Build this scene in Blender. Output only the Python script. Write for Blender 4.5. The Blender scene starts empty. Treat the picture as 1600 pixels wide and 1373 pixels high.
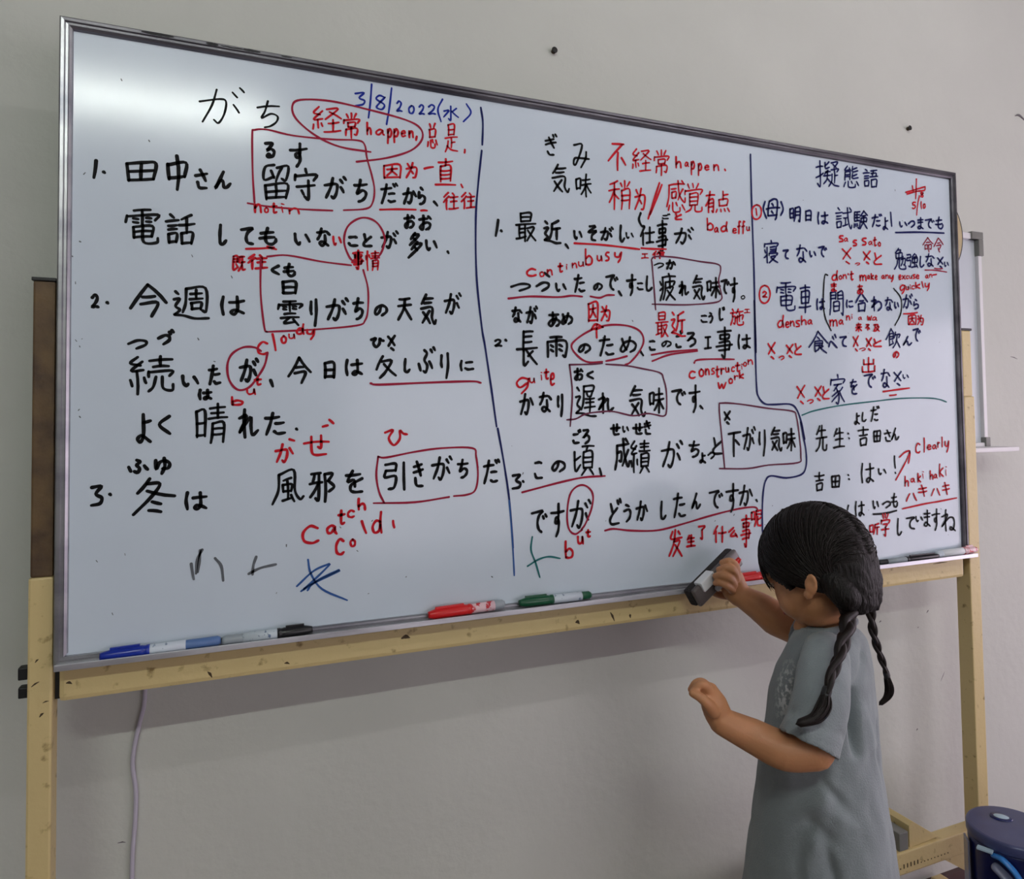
import bpy, bmesh, math, random
from mathutils import Vector as V, Matrix, Quaternion, noise
random.seed(7)
S = bpy.context.scene
COL = S.collection
PI = math.pi

# ------------------------------------------------------------------ camera
cam_d = bpy.data.cameras.new('camera')
cam = bpy.data.objects.new('camera', cam_d)
COL.objects.link(cam)
cr, cu, cf, cl = V((0.92373, -0.38279, -0.01379)), V((-0.00067, -0.03763, 0.99929)), V((0.38304, 0.92307, 0.03502)), V((0.2345, -1.1554, 1.2018))
mw = Matrix.Identity(4)
for i in range(3):
    mw[i][0] = cr[i]; mw[i][1] = cu[i]; mw[i][2] = -cf[i]; mw[i][3] = cl[i]
cam.matrix_world = mw
cam_d.sensor_width = 36; cam_d.lens = 24.9170
cam_d.shift_x = -0.02217; cam_d.shift_y = -0.04072
cam_d.clip_start = 0.02
S.camera = cam

# ------------------------------------------------------------------ world, exposure
w = bpy.data.worlds.new('world'); S.world = w; w.use_nodes = True
w.node_tree.nodes['Background'].inputs[0].default_value = (0.8, 0.86, 0.92, 1)
w.node_tree.nodes['Background'].inputs[1].default_value = 0.05
S.view_settings.view_transform = 'Standard'
try: S.view_settings.look = 'None'
except Exception: pass
S.view_settings.exposure = 0.0
S.view_settings.gamma = 1.0
S.view_settings.use_curve_mapping = False

# lamp strengths (each tube is a real emitting tube in a ceiling fixture)
# (x0, x1, y, strength, colour)
TUBES = [(1.35, 2.6, -1.5, 70, (1.0, 0.95, 0.97)),
         (-0.95, 0.36, -2.45, 180, (0.94, 1.0, 0.92)),
         (0.7, 1.95, -0.75, 5, (0.9, 1.0, 0.84))]

# ------------------------------------------------------------------ materials
def srgb(r, g, b):
    f = lambda c: (c/255/12.92 if c/255 <= 0.04045 else ((c/255+0.055)/1.055)**2.4)
    return (f(r), f(g), f(b), 1)
def mat(name, rgb, rough=0.5, metal=0.0, var=0.0, scale=20.0, bump=0.0, bscale=60.0, spec=0.5, rgb2=None, th=(0.4, 0.7), coat=0, sss=0, stretch=None, sheen=0, trans=0):
    m = bpy.data.materials.new(name); m.use_nodes = True
    nt = m.node_tree; b = nt.nodes['Principled BSDF']
    c = srgb(*rgb)
    b.inputs['Base Color'].default_value = c
    b.inputs['Roughness'].default_value = rough
    b.inputs['Metallic'].default_value = metal
    b.inputs['Specular IOR Level'].default_value = spec
    if coat: b.inputs['Coat Weight'].default_value = coat; b.inputs['Coat Roughness'].default_value = 0.12
    if sss: b.inputs['Subsurface Weight'].default_value = sss; b.inputs['Subsurface Radius'].default_value = (0.012, 0.005, 0.003); b.inputs['Subsurface Scale'].default_value = 1.0
    if sheen: b.inputs['Sheen Weight'].default_value = sheen
    if trans: b.inputs['Transmission Weight'].default_value = trans
    tc = nt.nodes.new('ShaderNodeTexCoord')
    vec = tc.outputs['Object']
    if stretch:
        mp = nt.nodes.new('ShaderNodeMapping'); mp.inputs['Scale'].default_value = stretch
        nt.links.new(vec, mp.inputs['Vector']); vec = mp.outputs['Vector']
    if var or rgb2:
        n = nt.nodes.new('ShaderNodeTexNoise'); n.inputs['Scale'].default_value = scale; n.inputs['Detail'].default_value = 6
        nt.links.new(vec, n.inputs['Vector'])
        r = nt.nodes.new('ShaderNodeValToRGB')
        r.color_ramp.elements[0].position = th[0]; r.color_ramp.elements[1].position = th[1]
        c2 = srgb(*rgb2) if rgb2 else tuple(max(0, x*(1-var)) for x in c[:3])+(1,)
        if rgb2:
            r.color_ramp.elements[0].color = c; r.color_ramp.elements[1].color = c2
        else:
            r.color_ramp.elements[0].color = c2; r.color_ramp.elements[1].color = tuple(min(1, x*(1+var*0.5)) for x in c[:3])+(1,)
        nt.links.new(n.outputs['Fac'], r.inputs['Fac'])
        nt.links.new(r.outputs['Color'], b.inputs['Base Color'])
    if bump:
        n2 = nt.nodes.new('ShaderNodeTexNoise'); n2.inputs['Scale'].default_value = bscale; n2.inputs['Detail'].default_value = 5
        nt.links.new(vec, n2.inputs['Vector'])
        bp = nt.nodes.new('ShaderNodeBump'); bp.inputs['Strength'].default_value = bump; bp.inputs['Distance'].default_value = 0.01
        nt.links.new(n2.outputs['Fac'], bp.inputs['Height'])
        nt.links.new(bp.outputs['Normal'], b.inputs['Normal'])
    return m
M = {}
M['wall'] = mat('wall_paint', (198, 199, 193), 0.75, var=0.04, scale=3, bump=0.12, bscale=45)
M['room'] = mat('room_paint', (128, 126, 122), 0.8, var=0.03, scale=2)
M['floor'] = mat('floor_tiles', (110, 98, 96), 0.5, var=0.15, scale=8)
M['base'] = mat('baseboard_paint', (70, 48, 48), 0.6, var=0.2, scale=12)
M['board'] = mat('whiteboard_enamel', (200, 211, 223), 0.15, var=0.025, scale=5, spec=0.33)
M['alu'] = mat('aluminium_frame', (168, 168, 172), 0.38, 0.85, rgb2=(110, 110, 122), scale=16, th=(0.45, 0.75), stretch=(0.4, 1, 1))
M['aludark'] = mat('aluminium_dark_reflection', (112, 110, 116), 0.45, 0.7, rgb2=(70, 68, 76), scale=16, th=(0.4, 0.7), stretch=(0.4, 1, 1))  # frame aluminium again, with dark reflections put into the colour
M['aluw'] = mat('aluminium_tray', (205, 205, 212), 0.35, 0.6, rgb2=(140, 138, 142), scale=9, th=(0.5, 0.75), stretch=(0.5, 2, 3))
M['residue'] = mat('black_residue', (22, 22, 26), 0.7)
M['cream'] = mat('cream_paint', (205, 184, 132), 0.45, rgb2=(128, 104, 58), scale=55, th=(0.62, 0.76), bump=0.1)
M['creamdark'] = mat('mottled_dark_brown', (100, 78, 48), 0.6, rgb2=(60, 40, 26), scale=22, th=(0.4, 0.7), bump=0.15)  # darker mottled brown for the upper length of the left post
M['darkplastic'] = mat('black_plastic', (20, 20, 22), 0.5)
M['black'] = mat('black_ink', (10, 11, 14), 0.6, spec=0.12)
M['navy'] = mat('dark_blue_ink', (24, 30, 84), 0.6, spec=0.12)
M['blue'] = mat('blue_ink', (28, 44, 140), 0.6, spec=0.12)
M['skyblue'] = mat('pale_blue_ink', (52, 88, 150), 0.6, spec=0.12)
M['red'] = mat('red_ink', (186, 24, 38), 0.6, spec=0.12)
M['wine'] = mat('dark_red_ink', (146, 28, 54), 0.6, spec=0.12)
M['plum'] = mat('plum_ink', (98, 44, 66), 0.6, spec=0.12)
M['teal'] = mat('teal_ink', (38, 104, 106), 0.6, spec=0.12)
M['grey'] = mat('faded_grey_ink', (96, 100, 106), 0.6, spec=0.12)
M['skin'] = mat('skin', (188, 132, 92), 0.5, var=0.06, scale=30, sss=0.1, bump=0.04, bscale=300)
M['nail'] = mat('nail_skin', (226, 170, 145), 0.35)
M['lip'] = mat('lip_skin', (178, 92, 84), 0.45)
M['eyewhite'] = mat('eye_white', (225, 222, 218), 0.2)
M['iris'] = mat('dark_iris', (32, 20, 14), 0.15)
M['hair'] = mat('black_brown_hair', (15, 10, 8), 0.55, var=0.3, scale=60, bump=0.5, bscale=220, stretch=(1, 1, 0.25), spec=0.25)
M['strand'] = mat('hair_strands', (20, 12, 9), 0.5, spec=0.25)
M['shirt'] = mat('grey_cotton', (134, 142, 146), 0.85, var=0.12, scale=14, bump=0.25, bscale=420, sheen=0.2)
def add_print(m, P, rad):
    nt = m.node_tree; b = nt.nodes['Principled BSDF']; old = b.inputs['Base Color'].links[0].from_socket
    g = nt.nodes.new('ShaderNodeNewGeometry'); d = nt.nodes.new('ShaderNodeVectorMath'); d.operation = 'DISTANCE'; d.inputs[1].default_value = P
    mp = nt.nodes.new('ShaderNodeMapping'); mp.inputs['Location'].default_value = (-P[0], -P[1], -P[2]*0.5); mp.inputs['Scale'].default_value = (1, 1, 0.5); d.inputs[1].default_value = (0, 0, 0)
    nt.links.new(g.outputs['Position'], mp.inputs['Vector']); nt.links.new(mp.outputs['Vector'], d.inputs[0])
    n = nt.nodes.new('ShaderNodeTexNoise'); n.inputs['Scale'].default_value = 130; nt.links.new(g.outputs['Position'], n.inputs['Vector'])
    mr = nt.nodes.new('ShaderNodeMapRange'); mr.inputs[1].default_value = rad; mr.inputs[2].default_value = rad*0.3; nt.links.new(d.outputs['Value'], mr.inputs[0])
    th = nt.nodes.new('ShaderNodeMapRange'); th.inputs[1].default_value = 0.5; th.inputs[2].default_value = 0.6; nt.links.new(n.outputs['Fac'], th.inputs[0])
    mu = nt.nodes.new('ShaderNodeMath'); mu.operation = 'MULTIPLY'; nt.links.new(mr.outputs[0], mu.inputs[0]); nt.links.new(th.outputs[0], mu.inputs[1])
    mx = nt.nodes.new('ShaderNodeMixRGB'); nt.links.new(mu.outputs[0], mx.inputs[0]); nt.links.new(old, mx.inputs[1]); mx.inputs[2].default_value = srgb(205, 208, 210)
    nt.links.new(mx.outputs[0], b.inputs['Base Color'])
add_print(M['shirt'], (1.0222,-0.2528,0.7782), 0.034)
M['shirtprint'] = mat('faded_white_print', (196, 198, 202), 0.8, var=0.2, scale=120)
M['shorts'] = mat('dark_shorts', (50, 52, 66), 0.85, var=0.1)
M['shoe'] = mat('white_shoe', (210, 208, 205), 0.6)
M['white'] = mat('white_plastic', (228, 230, 236), 0.35)
M['label'] = mat('marker_label', (196, 206, 216), 0.35, rgb2=(90, 110, 140), scale=140, th=(0.6, 0.68), stretch=(0.3, 1, 1))
M['labelr'] = mat('red_marker_label', (222, 190, 196), 0.35, rgb2=(190, 30, 40), scale=110, th=(0.5, 0.56), stretch=(0.4, 1, 1))
M['capblue'] = mat('blue_cap', (20, 44, 150), 0.3)
M['capred'] = mat('red_cap', (206, 22, 26), 0.3)
M['capgreen'] = mat('green_cap', (8, 78, 48), 0.3)
M['capblack'] = mat('black_cap', (14, 14, 18), 0.3)
M['clear'] = mat('greyish_barrel_end', (150, 158, 166), 0.3)
M['barrelblue'] = mat('blue_barrel_end', (78, 108, 158), 0.3)
M['felt'] = mat('dark_felt', (44, 40, 42), 0.95, bump=0.4, bscale=300)
M['erasergrey'] = mat('grey_eraser_shell', (96, 88, 88), 0.35, var=0.15, scale=40)
M['navyplastic'] = mat('navy_plastic', (12, 24, 84), 0.28, var=0.2, scale=9)
M['lidplastic'] = mat('slate_lid_plastic', (66, 72, 112), 0.32, var=0.2, scale=12)
M['bluplastic'] = mat('light_blue_plastic', (52, 126, 200), 0.3)
M['tubblue'] = mat('blue_tub_plastic', (16, 56, 150), 0.3)
M['smoke'] = mat('smoky_clear_plastic', (120, 124, 146), 0.2)
M['button'] = mat('pale_button', (176, 198, 212), 0.3)
M['cord'] = mat('lilac_white_cord', (186, 180, 196), 0.45)
M['tan'] = mat('tan_disc', (186, 168, 132), 0.6, var=0.1)
M['wb2'] = mat('white_panel', (196, 202, 210), 0.35)
M['wb2frame'] = mat('white_frame', (222, 220, 224), 0.4)
M['greycap'] = mat('grey_corner_cap', (116, 116, 112), 0.5)
M['scuff'] = mat('scuff_mark', (112, 106, 110), 0.8)
M['screw'] = mat('dark_screw', (34, 32, 32), 0.5, 0.3)
M['hole'] = mat('dark_stain', (66, 50, 30), 0.8)
def emis(name, col, st):
    m = bpy.data.materials.new(name); m.use_nodes = True
    b = m.node_tree.nodes['Principled BSDF']
    b.inputs['Base Color'].default_value = (0.8, 0.8, 0.8, 1)
    b.inputs['Emission Color'].default_value = tuple(col)+(1,)
    b.inputs['Emission Strength'].default_value = st
    return m

# ------------------------------------------------------------------ helpers
def obj(name, bm, m, parent=None, smooth=False, label=None):
    me = bpy.data.meshes.new(name)
    bm.normal_update()
    bm.to_mesh(me); bm.free()
    for mm in (m if isinstance(m, (list, tuple)) else [m]): me.materials.append(mm)
    if smooth:
        for p in me.polygons: p.use_smooth = True
    o = bpy.data.objects.new(name, me); COL.objects.link(o)
    if parent is not None: o.parent = parent
    if label: o['label'] = label
    return o
def tag(o, label=None, cat=None, group=None, kind=None):
    if label: o['label'] = label
    if cat: o['category'] = cat
    if group: o['group'] = group
    if kind: o['kind'] = kind
    return o
def thing(name, label, cat, loc=(0, 0, 0), rot=(0, 0, 0), group=None):
    o = bpy.data.objects.new(name, None); COL.objects.link(o)
    o.location = loc; o.rotation_euler = rot; o.empty_display_size = 0.05
    return tag(o, label, cat, group)
def box(bm, x0, x1, y0, y1, z0, z1, mtx=None, bev=0):
    b2 = bmesh.new()
    vs = [b2.verts.new((x, y, z)) for x in (x0, x1) for y in (y0, y1) for z in (z0, z1)]
    for f in ((0, 1, 3, 2), (4, 6, 7, 5), (0, 4, 5, 1), (2, 3, 7, 6), (0, 2, 6, 4), (1, 5, 7, 3)):
        b2.faces.new([vs[i] for i in f])
    bmesh.ops.recalc_face_normals(b2, faces=b2.faces)
    if bev: bmesh.ops.bevel(b2, geom=b2.edges[:], offset=bev, segments=2, affect='EDGES', profile=0.6)
    merge(bm, b2, mtx); return bm
def merge(bm, b2, mtx=None):
    if mtx is not None: bmesh.ops.transform(b2, matrix=mtx, verts=b2.verts)
    me = bpy.data.meshes.new('tmp'); b2.to_mesh(me); b2.free(); bm.from_mesh(me); bpy.data.meshes.remove(me)
def frames(pts):
    """parallel transport frames along a polyline"""
    n = len(pts); T = []
    for i in range(n):
        t = pts[min(i+1, n-1)]-pts[max(i-1, 0)]
        T.append(t.normalized() if t.length > 1e-9 else V((0, 0, 1)))
    a = V((0, 0, 1)) if abs(T[0].z) < 0.9 else V((1, 0, 0))
    N = [(a-T[0]*a.dot(T[0])).normalized()]
    for i in range(1, n):
        v = N[-1]-T[i]*N[-1].dot(T[i]); N.append(v.normalized())
    return T, N, [T[i].cross(N[i]) for i in range(n)]
def catmull(pts, k=6):
    out = []; n = len(pts)
    if n < 3: 
        return [p for p in pts]
    for i in range(n-1):
        p0 = pts[i-1] if i > 0 else pts[0]*2-pts[1]
        p1, p2 = pts[i], pts[i+1]
        p3 = pts[i+2] if i+2 < n else pts[-1]*2-pts[-2]
        for j in range(k):
            t = j/k
            out.append(0.5*((2*p1)+(p2-p0)*t+(2*p0-5*p1+4*p2-p3)*t*t+(3*p1-p0-3*p2+p3)*t**3))
    out.append(pts[-1].copy()); return out
def lerplist(vals, n):
    out = []; m = len(vals)-1
    for i in range(n):
        t = i/(n-1)*m; a = min(int(t), m-1); out.append(vals[a]*(1-(t-a))+vals[a+1]*(t-a))
    return out
def tube(bm, pts, rad, n=12, flat=1.0, round_ends=True):
    pts = [V(p) for p in pts]
    if not isinstance(rad, (list, tuple)): rad = [rad]*len(pts)
    T, N, B = frames(pts)
    if round_ends:
        P0, R0 = pts[0], rad[0]; P1, R1 = pts[-1], rad[-1]
        pre, pr, post, po = [], [], [], []
        for a in (80, 55, 28):
            a = math.radians(a)
            pre.append(P0-T[0]*R0*math.sin(a)); pr.append(R0*math.cos(a))
        for a in (28, 55, 80):
            a = math.radians(a)
            post.append(P1+T[-1]*R1*math.sin(a)); po.append(R1*math.cos(a))
        pts = pre+pts+post; rad = pr+list(rad)+po
        T = [T[0]]*3+T+[T[-1]]*3; N = [N[0]]*3+N+[N[-1]]*3; B = [B[0]]*3+B+[B[-1]]*3
    rings = []
    for p, r, nn, bb in zip(pts, rad, N, B):
        rings.append([bm.verts.new(p+nn*(r*math.cos(2*PI*k/n))+bb*(r*flat*math.sin(2*PI*k/n))) for k in range(n)])
    for a, b in zip(rings, rings[1:]):
        for k in range(n): bm.faces.new((a[k], a[(k+1) % n], b[(k+1) % n], b[k]))
    bm.faces.new(rings[0][::-1]); bm.faces.new(rings[-1])
    return bm
def limb(bm, pts, rad, n=16, k=6, flat=1.0):
    P = catmull([V(p) for p in pts], k)
    R = lerplist(list(rad), len(P)) if len(rad) == len(pts) else rad
    return tube(bm, P, R, n, flat)
def ellipsoid(bm, c, r, mtx=None, seg=24, rings=16):
    b2 = bmesh.new(); bmesh.ops.create_uvsphere(b2, u_segments=seg, v_segments=rings, radius=1)
    m = Matrix.Translation(V(c)) @ Matrix.Diagonal((r[0], r[1], r[2], 1))
    if mtx is not None: m = mtx @ m
    merge(bm, b2, m); return bm
def lathe(bm, prof, n=40, mtx=None):
    b2 = bmesh.new(); rings = []
    for r, z in prof:
        rings.append([b2.verts.new((r*math.cos(2*PI*k/n), r*math.sin(2*PI*k/n), z)) for k in range(n)])
    for a, b in zip(rings, rings[1:]):
        for k in range(n): b2.faces.new((a[k], a[(k+1) % n], b[(k+1) % n], b[k]))
    b2.faces.new(rings[0][::-1]); b2.faces.new(rings[-1])
    bmesh.ops.recalc_face_normals(b2, faces=b2.faces)
    merge(bm, b2, mtx); return bm
def bake(o, smooth=True):
    bpy.context.view_layer.update()
    dg = bpy.context.evaluated_depsgraph_get()
    me = bpy.data.meshes.new_from_object(o.evaluated_get(dg))
    o.modifiers.clear(); old = o.data; mats = [m for m in old.materials]; o.data = me
    me.materials.clear()
    for m in mats: me.materials.append(m)
    for p in me.polygons: p.use_smooth = smooth
    bpy.data.meshes.remove(old)
    return me
def remesh(o, vox, smooth_it=6, f=0.5):
    m = o.modifiers.new('r', 'REMESH'); m.mode = 'VOXEL'; m.voxel_size = vox; m.adaptivity = 0
    s = o.modifiers.new('s', 'SMOOTH'); s.iterations = smooth_it; s.factor = f
    return bake(o)

# ------------------------------------------------------------------ room
WY = 0.15           # face of the wall behind the board
X0, X1, Y0, H = -2.4, 3.9, -3.9, 2.75
def struct(name, a, m):
    bm = bmesh.new(); box(bm, *a); return tag(obj(name, bm, m), kind='structure')
struct('floor', (X0-0.1, X1+0.1, Y0-0.1, WY+0.1, -0.1, 0), M['floor'])
struct('ceiling', (X0-0.1, X1+0.1, Y0-0.1, WY+0.1, H, H+0.1), M['room'])
wb = struct('wall_back', (X0-0.1, X1+0.1, WY, WY+0.1, 0, H), M['wall'])
struct('wall_left', (X0-0.1, X0, Y0, WY, 0, H), M['room'])
struct('wall_right', (X1, X1+0.1, Y0, WY, 0, H), M['room'])
struct('wall_front', (X0, X1, Y0-0.1, Y0, 0, H), M['room'])
struct('baseboard_back', (X0, X1, WY-0.012, WY, 0, 0.05), M['base'])
def scuff(p, q, wdt):
    bm = bmesh.new(); tube(bm, [p, (V(p)+V(q))/2+V((0.001, 0, 0.001)), q], [wdt*0.4, wdt, wdt*0.3], 6)
    bmesh.ops.scale(bm, vec=(1, 0.1, 1), verts=bm.verts, space=Matrix.Translation((0, -WY, 0)))
    obj('scuff_mark', bm, M['scuff'], wb)
for p, q, wd in (((1.8917,0.1498,0.5257), (1.9068,0.1498,0.5478), .0012), ((1.6855,0.1498,0.6997), (1.6920,0.1498,0.7020), .002),
                 ((1.8493,0.1498,0.7043), (1.8565,0.1498,0.7100), .002), ((1.7999,0.1498,0.4176), (1.8046,0.1498,0.4215), .002),
                 ((2.2069,0.1498,1.3666), (2.2360,0.1498,1.3601), .0015), ((0.0564,0.1498,0.5507), (0.0670,0.1498,0.5492), .0012),
                 ((1.8159,0.1498,0.6697), (1.8183,0.1498,0.6726), .0015)):
    scuff(p, q, wd)
bm = bmesh.new()
limb(bm, [(2.2639,0.1495,2.0528), (2.2791,0.1485,2.0566), (2.3022,0.1495,2.0476)], [.001, .003, .002], 8)
obj('paint_chip', bm, M['scuff'], wb, True, 'small lifted flake of paint')
# ceiling lamps
for i, (a, b, y, st, col) in enumerate(TUBES):
    t = thing('ceiling_light', ('long fluorescent ceiling lamp over the right of the room', 'long fluorescent ceiling lamp farther back over the left of the room', 'fluorescent ceiling lamp nearest the wall above the board')[i], 'ceiling lamp', ((a+b)/2, y, H), group='fluorescent ceiling lamps')
    L = (b-a)/2
    bm = bmesh.new(); box(bm, -L-0.03, L+0.03, -0.045, 0.045, -0.05, 0, bev=0.008); obj('housing', bm, M['white'], t)
    bm = bmesh.new(); tube(bm, [(-L, 0, -0.068), (L, 0, -0.068)], 0.014, 16); obj('tube', bm, emis('lamp_glow', col, st), t)
# unseen window in the right wall; glowing panel behind the camera added as fill
LIT_PANES = [('window_1', 'right', (-2.3, -0.25, 0.15, 1.75), 3.6, (1.0, 0.84, 0.98)), ('fill_panel', 'front', (0.9, 3.85, 0.3, 1.6), 2.6, (1.0, 0.92, 1.0))]
for nm, side, (a, b, z0, z1), st, col in LIT_PANES:
    root = thing(nm, None, None); root['kind'] = 'structure'
    if side == 'right': f = lambda u0, u1, d0, d1, q0, q1: (X1-d1, X1-d0, u0, u1, q0, q1)
    else: f = lambda u0, u1, d0, d1, q0, q1: (u0, u1, Y0+d0, Y0+d1, q0, q1)
    n = 4
    for k in range(n):
        u0 = a+(b-a)*k/n; u1 = a+(b-a)*(k+1)/n
        bm = bmesh.new(); box(bm, *f(u0+0.02, u1-0.02, 0.002, 0.012, z0+0.02, z1-0.02)); obj('glow_pane', bm, emis('pane_glow', col, st), root)
        bm = bmesh.new(); box(bm, *f(u0-0.02, u0+0.02, 0.0, 0.03, z0, z1)); obj('pane_frame', bm, M['white'], root)
    bm = bmesh.new(); box(bm, *f(b-0.02, b+0.02, 0, 0.03, z0, z1)); obj('pane_frame', bm, M['white'], root)
    for q in (z0, z1):
        bm = bmesh.new(); box(bm, *f(a-0.02, b+0.02, 0, 0.035, q-0.02, q+0.02)); obj('pane_frame', bm, M['white'], root)
# screws in the wall
for nm, lab in (((0.8281,0.1480,1.9641), 'dark screw in the wall above the middle of the board'), ((1.8374,0.1480,1.9522), 'small dark screw in the wall above the right end of the board')):
    t = thing('wall_screw', lab, 'screw', nm, (PI/2, 0, 0))
    bm = bmesh.new(); lathe(bm, [(0.0035, 0), (0.0035, 0.004), (0.006, 0.005), (0.0065, 0.006), (0.004, 0.007)], 14); obj('head', bm, M['screw'], t, True)
    bm = bmesh.new(); tube(bm, [(0, 0, -0.004), (0, 0, 0.002)], 0.005, 10); obj('wall_plug', bm, M['hole'], t)

# ------------------------------------------------------------------ whiteboard with its stand
ZB, W, HH = 0.88, 1.8, 0.9
board = thing('whiteboard', 'large whiteboard covered in red, black and blue handwriting on a cream metal stand', 'whiteboard', (0, 0, 0))
bm = bmesh.new(); box(bm, 0.010, W-0.010, 0.0, 0.012, ZB+0.010, ZB+HH-0.010)
panel = obj('writing_panel', bm, M['board'], board)
bm = bmesh.new(); box(bm, 0.004, W-0.004, 0.012, 0.018, ZB+0.004, ZB+HH-0.004); obj('backing', bm, M['wb2'], board)
def rail(name, p0, p1, inward, width=0.016, label=None, m='alu'):
    """mitred frame rail with a stepped profile; p0->p1 outer edge, inward = unit vector"""
    p0, p1, inw = V(p0), V(p1), V(inward); d = (p1-p0).normalized()
    prof = [(0, 0.020), (0, -0.006), (0.002, -0.008), (0.006, -0.008), (0.0075, -0.0055), (0.0105, -0.0055), (0.012, -0.007), (width-0.001, -0.0045), (width, -0.001), (width, 0.020)]
    bm = bmesh.new(); A, B = [], []
    for u, y in prof:
        A.append(bm.verts.new(p0+d*u+inw*u+V((0, y, 0)))); B.append(bm.verts.new(p1-d*u+inw*u+V((0, y, 0))))
    n = len(prof)
    for i in range(n-1): bm.faces.new((A[i], A[i+1], B[i+1], B[i]))
    bm.faces.new((A[-1], A[0], B[0], B[-1]))
    bm.faces.new(A[::-1]); bm.faces.new(B)
    bmesh.ops.recalc_face_normals(bm, faces=bm.faces)
    return obj(name, bm, M[m], board, label=label)
rail('frame_rail', (0, 0, ZB), (0, 0, ZB+HH), (1, 0, 0))
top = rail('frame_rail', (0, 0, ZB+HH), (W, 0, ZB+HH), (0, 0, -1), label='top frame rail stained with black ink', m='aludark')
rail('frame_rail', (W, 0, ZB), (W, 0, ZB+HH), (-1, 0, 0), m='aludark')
rail('frame_rail', (0, 0, ZB), (W, 0, ZB), (0, 0, 1), 0.012)
# black ink left on the top rail
for u0, v0, u1, v1, hh in ((213, 50, 257, 58, .0028), (301, 63, 318, 68, .0024), (322, 69, 350, 73, .0014), (350, 73, 372, 78, .0022), (405, 82, 420, 84, .0014)):
    pass
def smear(x0, x1, z, h):
    bm = bmesh.new(); n = 10; up, dn = [], []
    for i in range(n+1):
        t = i/n; x = x0+(x1-x0)*t; e = math.sin(PI*min(1, max(0, t*0.94+0.03)))**0.35
        up.append(bm.verts.new((x, -0.0083, z+h*e*random.uniform(0.7, 1.1)))); dn.append(bm.verts.new((x, -0.0083, z-h*e*random.uniform(0.6, 1.1))))
    for i in range(n): bm.faces.new((dn[i], dn[i+1], up[i+1], up[i]))
    obj('ink_smear', bm, M['residue'], top)
smear(0.101, 0.143, ZB+HH-0.0036, .0026); smear(0.186, 0.203, ZB+HH-0.0040, .0026); smear(0.206, 0.238, ZB+HH-0.0040, .0013); smear(0.238, 0.262, ZB+HH-0.0036, .0022); smear(0.292, 0.308, ZB+HH-0.0036, .0014)
# tray
bm = bmesh.new()
box(bm, 0.004, 1.806, -0.022, 0.0, ZB+0.001, ZB+0.0035)
box(bm, 0.004, 1.806, -0.0245, -0.0215, ZB-0.002, ZB+0.0065, bev=0.0008)
tray = obj('pen_tray', bm, M['aluw'], board, label='thin aluminium pen tray along the lower edge')
# stand
def part(name, a, m, bev=0.002, label=None):
    bm = bmesh.new(); box(bm, *a, bev=bev); return obj(name, bm, m, board, label=label)
ZT = 1.407
part('post', (-0.0315, -0.0025, 0.002, 0.036, 0.06, 1.0), M['cream'], 0.003)
part('post', (-0.0300, -0.0035, 0.004, 0.034, 1.0, ZT), M['creamdark'], 0.003, 'dark brown upper length of the left post')
part('post', (1.813, 1.849, 0.002, 0.038, 0.06, 1.25), M['cream'], 0.003)
part('post', (1.815, 1.846, 0.004, 0.036, 1.25, ZT), M['cream'], 0.003)
part('post_cap', (-0.0315, -0.0025, 0.002, 0.036, ZT, ZT+0.005), M['darkplastic'], 0.001)
part('post_cap', (1.813, 1.848, 0.002, 0.038, ZT, ZT+0.005), M['darkplastic'], 0.001)
part('crossbar', (0.004, 1.796, 0.004, 0.036, 0.828, 0.876), M['cream'], 0.007, 'upper cream crossbar below the tray')
part('crossbar', (-0.003, 1.813, 0.002, 0.034, 0.205, 0.253), M['cream'], 0.003, 'lower cream crossbar near the floor')
for x in (-0.002, 1.795):
    part('bracket', (x-0.001, x+0.02, 0.018, 0.032, 0.829, 0.879), M['darkplastic'], 0.001)
for z0, z1, y0 in ((0.863, 0.880, 0.008), (0.838, 0.853, 0.010)):
    part('bolt', (-0.0435, -0.031, y0, y0+0.016, z0, z1), M['darkplastic'], 0.002)
for x0, x1 in ((-0.031, -0.003), (1.814, 1.848)):
    part('foot', (x0, x1, -0.12, 0.135, 0.03, 0.065), M['cream'], 0.004)
    for y in (-0.10, 0.115):
        bm = bmesh.new(); lathe(bm, [(0.012, 0), (0.015, 0.003), (0.015, 0.02), (0.006, 0.03)], 16, Matrix.Translation(((x0+x1)/2, y, 0))); obj('foot_pad', bm, M['darkplastic'], board, True)
# wedge bracket standing on the lower crossbar
bm = bmesh.new()
vs = [(1.585, 0.045), (1.605, 0.045), (1.605, 0.0), (1.69, 0.0)]
pr = [(1.600, 0.253), (1.600, 0.300), (1.612, 0.306), (1.690, 0.256)]
a = [bm.verts.new((x, 0.010, z)) for x, z in pr]; b = [bm.verts.new((x, 0.10, z)) for x, z in pr]
bm.faces.new(a); bm.faces.new(b[::-1])
for i in range(4): bm.faces.new((a[i], b[i], b[(i+1) % 4], a[(i+1) % 4]))
bmesh.ops.recalc_face_normals(bm, faces=bm.faces); obj('wedge_bracket', bm, M['cream'], board)
part('clamp_block', (1.565, 1.592, 0.006, 0.06, 0.253, 0.292), M['greycap'], 0.002)
for i in range(15):
    x = 1.560+i*0.0105; h = random.choice((0.003, 0.005, 0.009)) if i < 6 else 0.002
    part('stamp_mark', (x, x+0.0022, 0.0012, 0.0022, 0.219, 0.219+h), M['hole'], 0)
bm = bmesh.new()
box(bm, 1.70, 1.813, 0.004, 0.030, 0.15, 0.205)
for v in bm.verts:
    if v.co.x < 1.75 and v.co.z < 0.18: v.co.x = 1.79
obj('gusset', bm, M['cream'], board)
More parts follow.
